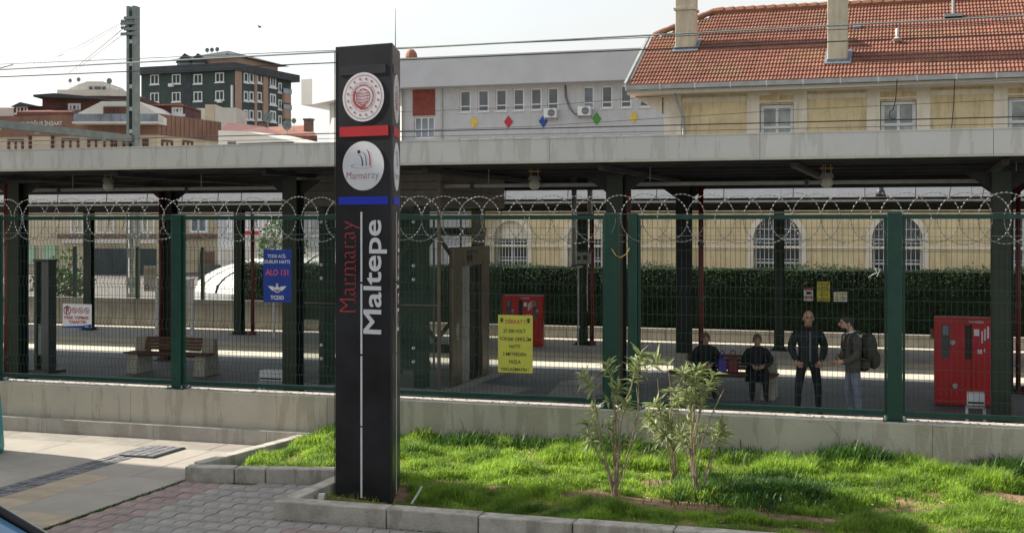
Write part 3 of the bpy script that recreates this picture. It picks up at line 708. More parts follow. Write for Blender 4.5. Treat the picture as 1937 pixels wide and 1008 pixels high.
# roof
VE, ZE2 = 29.15, 7.22; VR, ZR = 35.0, 10.47; UE = -5.3; slope = (ZR-ZE2)/(VR-VE)
roof = MB(); uR = 24
def rz_(v): return ZE2+(v-VE)*slope
VH = 33.1
roof.add([(UE,VE,ZE2-.14),(uR,VE,ZE2-.14),(uR,VR,ZR-.14),(-3.3,VR,ZR-.14),(UE+.15,VH,rz_(VH)-.14)], [(0,1,2,3,4)])
roof.add([(UE,2*VR-VE,ZE2-.14),(uR,2*VR-VE,ZE2-.14),(uR,VR,ZR-.14),(-3.3,VR,ZR-.14),(UE+.15,2*VR-VH,rz_(VH)-.14),(UE+.15,VH,rz_(VH)-.14)], [(0,4,3,2,1),(3,4,5)])
roofo = roof.build('roof', 'roofred', ST, world=True)
tile_nodes = mat('roof_tile', (.205, .080, .048), .8, var=.16, scale=2.2, bump=.15, detail=8, tint=(.155, .058, .036))
# moss / lichen on tiles comes from a second noise
t = tile_nodes.node_tree; bs = t.nodes['Principled BSDF']; src = bs.inputs['Base Color'].links[0].from_socket
c = N(t, 'ShaderNodeTexCoord'); n2 = N(t, 'ShaderNodeTexNoise'); n2.inputs['Scale'].default_value = .55; n2.inputs['Detail'].default_value = 8
t.links.new(c.outputs['Object'], n2.inputs['Vector']); r = N(t, 'ShaderNodeMapRange'); r.inputs['From Min'].default_value = .53; r.inputs['From Max'].default_value = .72; r.inputs['To Max'].default_value = .55
t.links.new(n2.outputs['Fac'], r.inputs['Value']); mm = N(t, 'ShaderNodeMix', data_type='RGBA'); mm.inputs['B'].default_value = (.16, .13, .05, 1)
# every tile its own shade: white noise on the tile cell
vm = N(t, 'ShaderNodeVectorMath', operation='SNAP'); vm.inputs[1].default_value = (.23, .30, 50); wn = N(t, 'ShaderNodeTexWhiteNoise')
t.links.new(c.outputs['Object'], vm.inputs[0]); t.links.new(vm.outputs[0], wn.inputs['Vector'])
hs = N(t, 'ShaderNodeHueSaturation'); r4 = N(t, 'ShaderNodeMapRange'); r4.inputs['To Min'].default_value = .86; r4.inputs['To Max'].default_value = 1.14
t.links.new(wn.outputs['Value'], r4.inputs['Value']); t.links.new(r4.outputs[0], hs.inputs['Value']); t.links.new(src, hs.inputs['Color'])
t.links.new(r.outputs[0], mm.inputs['Factor']); t.links.new(hs.outputs['Color'], mm.inputs['A']); t.links.new(mm.outputs['Result'], bs.inputs['Base Color'])
TW, TL, NP = .115, .34, 4
rows = int((math.hypot(VR-VE, ZR-ZE2))/TL)+1; sl = math.hypot(VR-VE, ZR-ZE2); dv, dz = (VR-VE)/sl, (ZR-ZE2)/sl
tiles = MB(); chim = [(-4.12, -3.45, 31.67, 32.45), (1.20, 1.82, 30.21, 31.0)]
NM = Vector((0, -dz, dv))
def left_edge(v): return UE if v <= VH else UE+.15+(v-VH)/(VR-VH)*(-3.3-UE-.15)
for rI in range(rows):
    s0, s1 = rI*TL, min((rI+1)*TL+.03, sl); v0 = VE+s0*dv
    ul = left_edge(VE+min(s1, sl)*dv) if v0 > VH-.4 else UE
    n = int((uR-ul)/TW)
    base = len(tiles.v); cols = n*NP+1
    for e, (s, lift) in enumerate(((s0, -.0), (s0, .035), (s1, .0))):
        for i in range(cols):
            u = uR-(cols-1-i)*TW/NP; ph = (i % NP)/NP*2*math.pi; w = .015*math.cos(ph)
            q = Vector((u, VE+s*dv, ZE2+s*dz))+NM*(w+lift-.03)
            if e == 0: q = Vector((u, VE+s*dv, ZE2+s*dz))+NM*(-.06)
            tiles.v.append(tuple(q))
    for e in range(2):
        for i in range(cols-1): a_ = base+e*cols+i; tiles.f.append((a_, a_+1, a_+cols+1, a_+cols))
tl = tiles.build('roof_tiles', tile_nodes, roofo, world=True); tl['kind'] = 'stuff'
u = -3.3
while u < uR:
    MB().tube((u, VR, ZR+.02),(u+.40, VR, ZR+.045), .13, 8, r1=.145).build('ridge_tile', 'orange', roofo, world=True); u += .38
for i in range(6):
    p0, p1 = Vector((UE+.15,VH,rz_(VH)+.02)), Vector((-3.3,VR,ZR+.02)); a_, b_ = p0.lerp(p1, i/6), p0.lerp(p1, (i+1)/6)
    MB().tube(a_, b_+(b_-a_)*.08, .10, 8, r1=.12).build('hip_tile', 'orange', roofo, world=True)
m = MB(); m.obox((UE-.09,VE-.05,ZE2-.10),(.08,0,0),(0,VH-VE+.05,(VH-VE)*slope),(0,0,.14)); m.build('verge_board', 'gutter', roofo, world=True)
u = UE
while u < uR:
    MB().box(u+.004, min(u+1.16, uR), VE-.14, VE+.02, ZE2-.20, ZE2-.05).build('gutter', 'gutter', roofo, world=True)
    MB().box(u-.02, u+.012, VE-.15, VE+.02, ZE2-.22, ZE2-.04).build('gutter_bracket', 'pvc', roofo, world=True); u += 1.165
MB().box(UE, uR, VE+.03, 30.9, ZE2-.34, ZE2-.21).build('soffit_board', 'eave_cream', roofo, world=True)
m = MB(); m.add([(UE+.1,29.9,ZE2-.36),(-4.25,29.9,ZE2-.36),(-4.25,29.9,ZE2-.95),(UE+.1,30.2,ZE2-.36),(-4.25,30.2,ZE2-.36),(-4.25,30.2,ZE2-.95)], [(0,2,1),(3,4,5),(0,3,5,2)]); m.build('eave_bracket', 'yellowt', roofo, world=True)
for i, (a0, a1, v0, v1) in enumerate(chim):
    ch = MB().box(a0, a1, v0, v1, ZE2-.2, 12.4).build('chimney', 'cream', roofo, world=True, bevel=.02)
    zb = rz_(v0); 
    f = MB(); f.obox((a0-.10, v0-.12, rz_(v0-.12)+.012), (a1-a0+.24, 0, 0), (0, v1-v0+.22, (v1-v0+.22)*slope), (0, 0, .03)); f.box(a0-.015, a1+.015, v0-.02, v0-.001, zb-.02, zb+.12)
    f.build('flashing', 'lead', roofo, world=True)
    if i == 0:
        MB().box(a0-.05, a1+.05, v0-.05, v1+.05, 10.05, 10.13).build('chimney_band', 'cream', roofo, world=True)
def rp_(px, py):
    c = Vector(CAM); d = at(px, py, 10)-c; nn = NM; o = Vector((0, VE, ZE2)); k = (o-c).dot(nn)/d.dot(nn); return c+d*k
p = rp_(1697, 80); m = MB(); m.tube(p, p+Vector((0,0,.45)), .05, 8); m.ell(p+Vector((0,0,.08)), .16, .16, .07); m.build('roof_vent', 'fascia', roofo, world=True, smooth=True)
p = rp_(1803, 32); m = MB(); m.tube(p, p+Vector((0,0,1.6)), .05, 8); m.box(p.x-.3, p.x+.3, p.y-.2, p.y+.2, p.z-.02, p.z+.08); m.build('vent_pipe', 'gutter', roofo, world=True)
p = rp_(1615, 54); MB().obox(p, (.25,0,0), (0,.2*dv,.2*dz), (0,0,.06)).build('roof_clip', 'lead', roofo, world=True)

# ================================================================== SCHOOL BUILDING (grey-blue)
SC = thing('school_building', 'long grey rendered school block with coloured diamonds between its window rows', 'building', (-20, 65, -1))
FS = Face((-29.5, 66), (10, 66)); FF = Face((-29.5, 65), (10, 65))
rows_ = []
for px in (880, 914, 948, 981, 1014, 1046, 1113, 1148, 1184, 1219): rows_.append(FS.rect(px-10.5, px+10.5, 166, 208))
low = [FS.rect(px-10.5, px+10.5, 257.5, 300) for px in (880, 914, 948, 981, 1014, 1046, 1113, 1148, 1184, 1219)]
z_hi = sum(r[3] for r in rows_)/len(rows_); z_lo = sum(r[2] for r in rows_)/len(rows_); l_hi = sum(r[3] for r in low)/len(low); l_lo = l_hi-1.45
zs_of = lambda px: (FS.hit(px, 0)[1]*0)
ops = [(r[0], r[1], r[2], r[3]) for r in [(a, b, z_lo, z_hi) for a, b, _, _ in rows_]+[(a, b, l_lo, l_hi) for a, b, _, _ in low]]
redw = FS.rect(783, 822, 221, 262)
ops.append(redw)
facade(SC, FS, 0, 39, -2, 11.6, ops, 'school', 'wall')
for k, o in enumerate(ops[:-1]):
    blue = k in (6,)
    FS.win(SC, o[0]+.01, o[1]-.01, o[2]+.01, o[3]-.01, 'pvc', 'dglass' if not blue else 'sglass', 1, .27, .085, .0, sill=False, o=-.06)
    m = MB(); FS.box(m, o[0]-.06, o[1]+.06, o[2]-.06, o[2]-.002, 0, .10); m.build('window_sill', 'pvc', SC, world=True)
FS.win(SC, redw[0]+.01, redw[1]-.01, redw[2]+.01, redw[3]-.01, 'pvc', 'sglass', 3, .4, .09, 0, sill=True, o=-.12)
m = MB(); r = FS.rect(781, 823, 170, 219); FS.box(m, r[0], r[1], r[2], r[3], 0, .05); m.build('red_panel', 'brickred', SC, world=True)
m = MB(); FF.box(m, 0, 39, 11.55, 13.4, -1.0, 0); m.build('roof_fascia', 'schoolf', SC, world=True)
m = MB(); FF.box(m, 0, 39, 13.402, 13.5, -1.0, .06); m.build('parapet_cap', 'schoolw', SC, world=True)
for px, py, mm_ in ((897, 232, 'dyel'), (962, 231, 'dred'), (1028, 230, 'dblu'), (1129, 225, 'dgrn'), (1199, 222, 'dyel')):
    a, z = FS.hit(px, py); m = MB(); w, h = .31, .41
    m.add([FS.P(a-w,z,.04),FS.P(a,z-h,.04),FS.P(a+w,z,.04),FS.P(a,z+h,.04),FS.P(a-w,z,0),FS.P(a,z-h,0),FS.P(a+w,z,0),FS.P(a,z+h,0)], [(0,1,2,3),(0,4,5,1),(1,5,6,2),(2,6,7,3),(3,7,4,0)]); m.build('diamond', mm_, SC, world=True)
for px, py in ((1044, 215), (1108, 211)):
    a, z = FS.hit(px, py); m = MB(); FS.box(m, a-.42, a+.42, z-.3, z+.3, .1, .5); ac = m.build('air_conditioner', 'pvc', SC, world=True, bevel=.03)
    g = MB(); c = FS.P(a+.1, z, .505); g.tube(c, c+FS.n*.02, .24, 16); g.build('fan_grille', 'greyd', ac, world=True)
    for q in (.0,): h = MB(); 
    for k in range(5): h.tube(FS.P(a+.1-.22, z-.18+k*.09, .53), FS.P(a+.1+.22, z-.18+k*.09, .53), .012, 4)
    h.build('guard_bars', 'pvc', ac, world=True)
    m = MB(); FS.box(m, a-.4, a-.35, z-.42, z-.3, 0, .45); FS.box(m, a+.35, a+.4, z-.42, z-.3, 0, .45); m.build('wall_bracket', 'steel', ac, world=True)
a, z = FS.hit(1069, 162); b_, z2 = FS.hit(1100, 213); m = MB()
m.path([FS.P(a, z, .06), FS.P(a+.02, z-.8, .06), FS.P(a+.35, z2+.2, .15), FS.P(b_-.4, z2-.1, .1), FS.P(b_, z2, .2)], .025, 5)
m.path([FS.P(a+.05, z, .06), FS.P(a+.15, z-.9, .08), FS.P(a+.6, z2-.05, .15), FS.P(b_-.2, z2-.25, .1), FS.P(b_+.1, z2-.1, .2)], .025, 5); m.build('hose', 'greyd', SC, world=True)
a, z = FS.hit(836, 168); m = MB(); m.tube(FS.P(a, 11.5, .08), FS.P(a, 0, .08), .06, 6); m.build('downpipe', 'gutter', SC, world=True)
p = onv(778, 113, 67.5); m = MB(); m.ell((p.x, 67.5, 13.9), .42, .42, .55, 12, 8); m.box(p.x-.6, p.x+.9, 67, 68.2, 13.3, 13.75); m.build('roof_dome', 'orange', SC, world=True, smooth=False)
# splayed left wing, its upper band catches the sun
W0, W1 = (-29.5, 65), (-39.2, 73.2); c3 = camw((570-CX)/FPX*95.6, 95.6); back = camw((700-CX)/FPX*110, 110)
m = MB(); m.prism([W1, W0, back, (c3[0], c3[1]+6), c3], 11.5, 13.42); m.build('wing_band', 'schoolw', SC, world=True)
FW = Face(W1, W0); q0 = FW.P(.9, 0, -1.0); q1 = FW.P(FW.len, 0, -1.0); 
m = MB(); m.prism([(q0.x, q0.y), (q1.x, q1.y), back, (c3[0]+2, c3[1]+7)], -2, 11.49); m.build('wing_wall', 'schoolw', SC, world=True)
p = at(748, 112, 80); an = thing('antenna_mast', 'thin antenna rod on the school roof beside the pylon top', 'antenna', (p.x, p.y, 13.4)); MB().tube((0,0,0),(0,0,2.7),.035,6,r1=.012).build('rod', 'greyd', an); MB().box(-.2,.2,-.2,.2,0,.06).build('foot', 'greyd', an)

# ================================================================== GREEN APARTMENT BLOCK
GA = thing('apartment_block', 'dark green apartment block with salmon stripes standing tall behind the brown houses', 'building', (*camw(-50, 205), 0))
G0, G1_, G2_ = camw(-60.2, 206), camw(-43.6, 200), camw(-37.6, 216)
F1, F2 = Face(G0, G1_), Face(G1_, G2_)
zt = 2.5+291*200/2400
def shell(parent, pts, z0, z1, m, name): 
    return MB().prism(pts, z0, z1).build(name, m, parent, world=True)
bk = camw(-54, 222)
shell(GA, [G0, G1_, G2_, bk], 0, zt, 'gbuild', 'walls')
e0, e1, e2 = camw(-60.9, 205.5), camw(-43.5, 199), camw(-36.2, 216.5)
shell(GA, [e0, e1, e2, camw(-54, 224)], zt+.002, zt+1.2, 'roofdark', 'roof_slab')
for x, rowsy in ((293, (151, 185)), (334, (150, 184)), (375, (150, 183)), (416, (147, 181))):
    for y in rowsy: F1.window(GA, x-8, x+8, y-9, y+9, cols=2, dep=.12, t=.14, gl='sglass')
m = MB(); F1.pbox(m, 347, 362, 134, 210, .02, -.3+.35); m.build('recess_strip', 'roofdark', GA, world=True)
for (x0, x1) in ((444.5, 455), (480, 484), (496, 505)):
    m = MB(); F2.pbox(m, x0, x1, 133+(x0-445)*.13, 250, .0, .25); m.build('salmon_stripe', 'salmon', GA, world=True)
for x in (464.5, 475, 490):
    for y, in ((146,), (181,), (216,)): F2.window(GA, x-4, x+4, y-9+(x-445)*.06, y+9+(x-445)*.05, cols=1, dep=.12, t=.2, gl='dglass')
for y in (155, 188, 220): F2.window(GA, 510, 521, y-10, y+10, cols=2, dep=.12, t=.25, gl='sglass')
for y in (166, 198, 228): F2.window(GA, 526, 532, y-9, y+9, cols=1, dep=.12, t=.2, gl='dglass')
for y in (186, 216):
    m = MB(); a0, z0 = F2.hit(533, y+10); a1, z1 = F2.hit(546, y-10); F2.box(m, a0, a1, z0, z1, -2, .6); m.build('balcony', 'salmon', GA, world=True, bevel=.3)
    m = MB(); a0, z0 = F2.hit(530, y-10); F2.box(m, a0, a1, z0, z0+.8, .61, .66); m.build('balcony_rail', 'sglass', GA, world=True)
for x, y in ((326, 162), (418, 192)): m = MB(); F1.pbox(m, x-4, x+4, y-3, y+3, .05, .6); m.build('air_conditioner', 'pvc', GA, world=True)
m = MB(); F1.pbox(m, 439, 442, 162, 204, .05, .4); m.build('flue', 'pvc', GA, world=True)
# set-back top storey with dormers
h0, h1, h2 = camw(-54.5, 207), camw(-43.6, 203), camw(-39.5, 214)
shell(GA, [h0, h1, h2, camw(-50, 219)], zt+1.2, zt+2.6, 'salmon', 'top_storey')
m = MB(); zz = zt+2.6; A = [Vector((*camw(-55.3, 206.5), zz)), Vector((*camw(-43.4, 202), zz)), Vector((*camw(-37.6, 215), zz-.1)), Vector((*camw(-49, 220), zz))]; top = Vector((*camw(-47, 210), zz+1.9))
m.add(A+[top], [(0,1,4),(1,2,4),(2,3,4),(3,0,4)]); m.build('hip_roof', 'roofdark', GA, world=True)
for X in (349, 374, 430):
    p = at(X, 108, 204.5); m = MB(); q = Vector((CP, SP, 0)); n_ = Vector((-SP, CP, 0)); 
    m.add([p-q*1.5-Vector((0,0,.9)), p+q*1.5-Vector((0,0,.9)), p+Vector((0,0,.6)), p-q*1.5-Vector((0,0,.9))+n_*4, p+q*1.5-Vector((0,0,.9))+n_*4, p+Vector((0,0,.6))+n_*4], [(0,1,2),(3,5,4),(0,2,5,3),(1,4,5,2)]); m.build('dormer', 'roofdark', GA, world=True)
    m = MB(); c = p-n_*.05-Vector((0,0,.95)); m.obox(c-q*1.2-Vector((0,0,1.3)), q*2.4, n_*.2, (0,0,1.3)); m.build('dormer_window', 'sglass', GA, world=True)
def dish(px, py, D, r, parent=None, label=None, up=1.0):
    p = at(px, py, D); q = Vector((CP, SP, 0)); n_ = Vector((-SP, CP, 0)); m = MB(); k = 14
    c = p; ring = [c+(q*math.cos(t)*r*.9+Vector((0,0,math.sin(t)*r)))-n_*.05 for t in [2*math.pi*i/k for i in range(k)]]
    b = len(m.v); m.v += [tuple(x) for x in ring]+[tuple(c+n_*r*.25)]
    m.f += [(b+i, b+(i+1)%k, b+k) for i in range(k)]
    t = thing('satellite_dish', label, 'satellite dish', (p.x, p.y, p.z-r-up), 0, 'satellite dishes on the far roofs')
    m.build('bowl', 'mast', t, world=True); MB().tube((p.x,p.y,p.z-r-up),(p.x+n_.x*r*.2,p.y+n_.y*r*.2,p.z),r*.07,6).build('stand', 'mast', t, world=True); MB().tube(c, c-n_*r*.9+Vector((0,0,-r*.5)), r*.04, 4).build('feed_arm', 'greyd', t, world=True)
for px, py, lb in ((392, 95.5, 'grey dish on the green block roof, left of the trio'), (401, 95, 'grey dish on the green block roof, middle of the trio'), (411, 94, 'grey dish on the green block roof, right of the trio')): dish(px, py, 210, .38, label=lb)

# ================================================================== BROWN HOUSES ON THE LEFT
BR = thing('brown_house', 'brown clad apartment house with white gabled terrace and beige lower floor', 'building', (*camw(-32, 112), 0))
B0, B1, B2 = camw((-130-CX)/FPX*112, 112), camw((297-CX)/FPX*108, 108), camw((414-CX)/FPX*117, 117)
FA, FB = Face(B0, B1), Face(B1, B2); bb = camw(-46, 130)
z1 = FA.hit(200, 217)[1]; z2 = FA.hit(200, 256)[1]
shell(BR, [B0, B1, B2, camw(-31.9, 130), bb], -2, z2-.003, 'sand_r', 'lower_walls')
X_ = lambda f, a, o: tuple(f.P(a, 0, o).xy)
m = MB(); m.prism([X_(FA, 0, .25), X_(FA, FA.len+.2, .25), X_(FB, FB.len, .25), camw(-31.9, 130), bb], z2, z1); m.build('cladding', 'brown', BR, world=True)
gx = FB.hit(355, 240)[0]
for i in range(14):     # cladding joints stand proud as thin cover strips
    a = FB.len*(i+.5)/14; m = MB(); FB.box(m, a-.04, a+.04, z2+.05, z1-.05, .25, .30); m.build('cover_strip', 'brown', BR, world=True)
for (x0, x1, y0, y1) in ((15,45,264,292),(117,150,262,290),(166,214,262,290),(270,281,263,285),(-40,-5,264,292)): FA.window(BR, x0, x1, y0, y1, fr='dbrown', gl='sglass', cols=2 if x1-x0 < 40 else 3, t=.2, dep=.1, sill=False)
for (x0, x1, y0, y1) in ((305,326,265,287),(345,364,266,287)): FB.window(BR, x0, x1, y0, y1, fr='dbrown', gl='sglass', cols=2, t=.2, dep=.1, sill=False)
for x in (59, 101, 220, 236): m = MB(); FA.pbox(m, x-1.5, x+1.5, 256.5, 300, .0, .3); m.build('pilaster', 'dbrown', BR, world=True)
m = MB(); FA.pbox(m, 62, 100, 258, 300, .0, .15); m.build('recess_panel', 'slab_buff' if False else 'sand_r', BR, world=True)
lettering('İNŞAAT  GÜNEŞ  İNŞAAT' if False else 'YAPI DOĞUŞ İNŞAAT', 'fascia', BR, FA.P(FA.hit(32, 239)[0], FA.hit(32, 241)[1], .27), FA.d*(FA.hit(121, 239)[0]-FA.hit(32, 239)[0]), Vector((0,0,.55)), bold=.02)
# lower storeys seen beneath the canopy
for (x0, x1, y0, y1) in ((133,160,408,442),(183,216,408,442),(268,292,412,442),(360,392,412,440)): FA.window(BR, x0, x1, y0, y1, fr='pvc', gl='sglass', cols=2, t=.15, dep=.1, sill=False)
for (x0, x1, y0, y1, mm_, nm) in ((112,296,443,451,'brown','band'),(120,296,452,460,'pale','awning'),(-60,44,400,520,'pale','shop_wall'),(180,296,470,520,'roofdark','garage_opening')):
    m = MB(); FA.pbox(m, x0, x1, y0, y1, .0, .35); m.build(nm, mm_, BR, world=True)
for (x0, x1) in ((52, 68), (84, 108)): m = MB(); FA.pbox(m, x0, x1, 464, 500, .0, .3); m.build('shop_panel', 'palegreen', BR, world=True)
m = MB(); FB.pbox(m, 300, 414, 443, 451, .0, .35); m.build('band', 'brown', BR, world=True)
m = MB(); FB.pbox(m, 378, 400, 476, 520, .0, .35); m.build('cladding_panel', 'brown', BR, world=True)
# gabled terrace
ga, gb = FA.hit(147, 235)[0], FA.len+FB.hit(308, 235)[0]*0+1.2
zt0 = FA.hit(200, 233)[1]
cs = [(148, 233), (148, 214), (192, 192), (262, 192), (308, 222), (308, 236)]
FG = Face(camw((100-CX)/FPX*107.6, 107.6), camw((320-CX)/FPX*107.6, 107.6)); P2 = [FG.hit(*c) for c in cs]
m = MB(); n = len(P2); m.add([FG.P(a, z, 0) for a, z in P2]+[FG.P(a, z, -9) for a, z in P2], [tuple(range(n))]+[(i, n+i, n+(i+1)%n, (i+1)%n) for i in range(n)]); m.build('gable_wall', 'pale', BR, world=True)
m = MB(); FG.pbox(m, 196, 240, 202, 232, .01, .08); m.build('terrace_opening', 'dbrown', BR, world=True)
FG.window(BR, 198, 222, 204, 231, fr='dbrown', gl='dglass', cols=3, t=.12, dep=.15, sill=False)
m = MB(); FG.pbox(m, 146, 308, 232.5, 236.5, .0, 1.3); m.build('terrace_slab', 'pale', BR, world=True)
for i in range(9):
    x0 = 149+i*17.6; m = MB(); FG.pbox(m, x0, x0+17.0, 218, 232.3, 1.2, 1.25); m.build('glass_rail', 'sglass', BR, world=True)
# upper maroon storey, dark slab, dormers
FU = Face(camw((20-CX)/FPX*116, 116), camw((320-CX)/FPX*116, 116))
def ublock(x0, x1, y0, y1, dep, mm_, nm, F=FU, par=BR):
    m = MB(); a0, a1, zz0, zz1 = F.rect(x0, x1, y0, y1); F.box(m, a0, a1, zz0, zz1, -dep, 0); return m.build(nm, mm_, par, world=True)
ublock(80, 262, 182, 230, 7, 'dbrown', 'upper_storey'); 
m = MB(); q = [FU.hit(72, 186), FU.hit(72, 182), FU.hit(112, 179), FU.hit(250, 192), FU.hit(250, 197), FU.hit(190, 190)]
m.add([FU.P(a, z, 1.2) for a, z in q]+[FU.P(a, z, -8) for a, z in q], [(5,4,3,2,1,0),(0,1,7,6),(1,2,8,7),(2,3,9,8),(3,4,10,9)]); m.build('roof_overhang', 'roofdark', BR, world=True)
FU.window(BR, 88, 120, 190, 202, cols=4, t=.12, gl='dglass', fr='dbrown'); FU.window(BR, 129, 153, 196, 211, cols=3, t=.2, gl='sglass')
ublock(28, 80, 201, 232, 6, 'dbrown', 'dormer_block'); m = MB(); q = [FU.hit(24, 203), FU.hit(42, 194.5), FU.hit(82, 203)]
m.add([FU.P(a, z, .5) for a, z in q]+[FU.P(a, z, -6) for a, z in q], [(0,2,1),(0,1,4,3),(1,2,5,4)]); m.build('dormer_roof', 'roofdark', BR, world=True)
FU.window(BR, 31, 53, 201, 214, cols=3, t=.15, gl='sglass')
m = MB(); q0, q1, q2, q3 = FU.P(*FU.hit(60, 218), 3.5), FU.P(*FU.hit(160, 218), 3.5), FU.P(*FU.hit(160, 208), .1), FU.P(*FU.hit(60, 209), .1); m.add([q0,q1,q2,q3,q0-Vector((0,0,.3)),q1-Vector((0,0,.3))], [(0,1,2,3),(0,4,5,1)]); m.build('terrace_roof', 'maroon', BR, world=True)
m = MB(); FU.pbox(m, -30, 26, 204, 232, -3, .0); m.build('left_block', 'pale', BR, world=True)
# right dormer house
ublock(280, 350, 198, 235, 6, 'dbrown', 'dormer_block'); m = MB(); q = [FU.hit(276, 200), FU.hit(344, 197), FU.hit(352, 202)]
m.add([FU.P(a, z, .5) for a, z in q]+[FU.P(a, z, -6) for a, z in q], [(0,2,1),(0,1,4,3),(1,2,5,4)]); m.build('dormer_roof', 'roofred', BR, world=True)
FU.window(BR, 325, 346, 203, 216, cols=3, t=.2, gl='sglass')
# white penthouse behind
PE = thing('white_penthouse', 'white rooftop penthouse with chamfered roof above the brown house', 'building', (*camw(-45, 135), 8))
FP = Face(camw((60-CX)/FPX*135, 135), camw((260-CX)/FPX*135, 135))
ublock(108, 228, 170, 200, 9, 'pale', 'terrace_parapet', FP, PE)
m = MB(); q = [FP.hit(*c) for c in ((112, 171), (140, 158), (158, 152), (188, 152), (197, 160), (226, 171))]; n = len(q)
m.add([FP.P(a, z, -1.2) for a, z in q]+[FP.P(a, z, -8) for a, z in q], [tuple(range(n-1,-1,-1))]+[(i, (i+1)%n, n+(i+1)%n, n+i) for i in range(n)]); m.build('roof_storey', 'pale', PE, world=True)
for x0, x1 in ((162, 168), (172, 184), (187, 193)): m = MB(); FP.pbox(m, x0, x1, 162, 170, -1.19, -1.1); m.build('window', 'dglass', PE, world=True)
for x0 in (152, 164, 176, 188, 200): m = MB(); FP.pbox(m, x0, x0+10, 182, 188, .0, .1); m.build('railing', 'gbuild', PE, world=True)
dish(207, 154, 134, .33, label='single grey dish right of the white penthouse', up=.8); dish(133, 153, 136, .22, label='small dish on the left side of the white penthouse roof'); dish(149, 151, 136, .24, label='small dark dish on top of the white penthouse')
# white wall block, red roofs, low white building
WB = thing('beige_wall_block', 'plain beige stepped party wall below the green apartment block', 'building', (*camw(-35, 150), 4)); FQ = Face(camw((300-CX)/FPX*150, 150), camw((460-CX)/FPX*150, 150))
ublock(349, 390, 205, 250, 6, 'pale', 'wall', FQ, WB); ublock(388, 407, 198, 250, 5, 'sand_r', 'stair_head', FQ, WB); ublock(405, 447, 204, 262, 6, 'pale', 'wall', FQ, WB)
RR = thing('red_roof_house', 'house with maroon hipped roof right of the brown cladding', 'house', (*camw(-27, 128), 2)); c = [at(405, 256, 118), at(560, 265, 122), at(500, 240, 138), at(432, 231, 134)]
m = MB(); m.add(c+[p-Vector((0,0,.3)) for p in c], [(0,1,2,3),(0,4,5,1)]); m.build('roof', 'maroon', RR, world=True); m = MB(); m.prism([tuple(c[0].xy), tuple(c[1].xy), tuple(c[2].xy), tuple(c[3].xy)], -2, c[1].z-.35); m.build('wall', 'pale', RR, world=True)
LWB = thing('low_white_building', 'low white flat building with slanted parapet below the maroon roof', 'building', (*camw(-22, 108), 2)); FL = Face(camw((400-CX)/FPX*108, 108), camw((570-CX)/FPX*104, 104))
q = [FL.hit(*c_) for c_ in ((413, 300), (413, 247), (470, 249), (555, 268), (558, 300))]; n = len(q)
m = MB(); m.add([FL.P(a, z, 0) for a, z in q]+[FL.P(a, z, -6) for a, z in q], [tuple(range(n-1,-1,-1))]+[(i, (i+1)%n, n+(i+1)%n, n+i) for i in range(n)]); m.build('parapet', 'pale', LWB, world=True)
m = MB(); FL.pbox(m, 431, 446, 268, 285, .01, .05); m.build('dark_opening', 'dglass', LWB, world=True)
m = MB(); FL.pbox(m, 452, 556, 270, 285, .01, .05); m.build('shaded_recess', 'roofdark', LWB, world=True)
OR = thing('orange_roof_house', 'low house with orange tiled roof, chimneys and dishes left of the school wing', 'house', (*camw(-22, 150), 2)); c = [at(488, 256, 150), at(600, 257, 150), at(583, 237, 160), at(498, 241, 160)]
m = MB(); m.add(c+[p-Vector((0,0,.4)) for p in c], [(0,1,2,3),(0,4,5,1)]); m.build('roof', 'roofred', OR, world=True); m = MB(); m.prism([tuple(x.xy) for x in c], -2, c[0].z-.45); m.build('wall', 'dbrown', OR, world=True)
for px, py, w, h in ((498, 238, .8, .9), (584, 233, .85, 1.0)):
    p = at(px, py, 149); m = MB(); m.box(p.x-w/2, p.x+w/2, p.y-w/2, p.y+w/2, p.z-h, p.z+.3); m.build('chimney', 'brown', OR, world=True); m = MB(); m.box(p.x-w*.6, p.x+w*.6, p.y-w*.6, p.y+w*.6, p.z+.302, p.z+.5); m.build('chimney_cap', 'greyd', OR, world=True)
dish(507, 222, 147, .62, label='large white dish above the orange roof'); dish(543, 237, 145, .6, label='tilted white dish on the orange roof ridge'); dish(556, 229, 147, .32, label='small dark dish right of the orange roof dishes')

# ================================================================== things beyond the platform on the left
TT = thing('dome_tent', 'white ribbed dome roof behind the far platform, left of the blue sign', 'tent', (*camw((470-CX)/FPX*60, 60), -1.75))
c0 = at(622, 545, 60); R0 = (622-375)/FPX*60; H0 = 68/FPX*60; n = 28; k = 8
for i in range(n):
    t0, t1 = 2*math.pi*i/n, 2*math.pi*(i+.86)/n; m = MB()
    for j in range(k):
        f0, f1 = j/k, (j+1)/k; P = lambda t, f: Vector((c0.x+R0*1.0*math.cos(f*math.pi/2)*math.cos(t), c0.y+R0*math.cos(f*math.pi/2)*math.sin(t), c0.z+H0*math.sin(f*math.pi/2)))
        m.add([P(t0,f0),P(t1,f0),P(t1,f1),P(t0,f1)], [(0,1,2,3)])
    m.build('roof_gore', 'tent', TT, world=True)
m = MB(); m.prism([(c0.x+R0*1.03*math.cos(2*math.pi*i/24), c0.y+R0*1.03*math.sin(2*math.pi*i/24)) for i in range(24)], c0.z-.45, c0.z-.003); m.build('rim', 'gutter', TT, world=True)
m = MB(); m.ell((c0.x, c0.y, c0.z-.0), R0*.985, R0*.985, H0*.97, 24, 12); m.build('inner_lining', 'mast', TT, world=True)
m = MB()
for i in range(8): t = 2*math.pi*i/8; x, y = c0.x+R0*.9*math.cos(t), c0.y+R0*.9*math.sin(t); MB().tube((x,y,-1.75),(x,y,c0.z-.45),.12,8).build('leg', 'olive', TT, world=True)
bf = thing('back_fence', 'dark green mesh fence standing on the grey wall behind the far platform', 'fence', (-22, 24.15, .0))
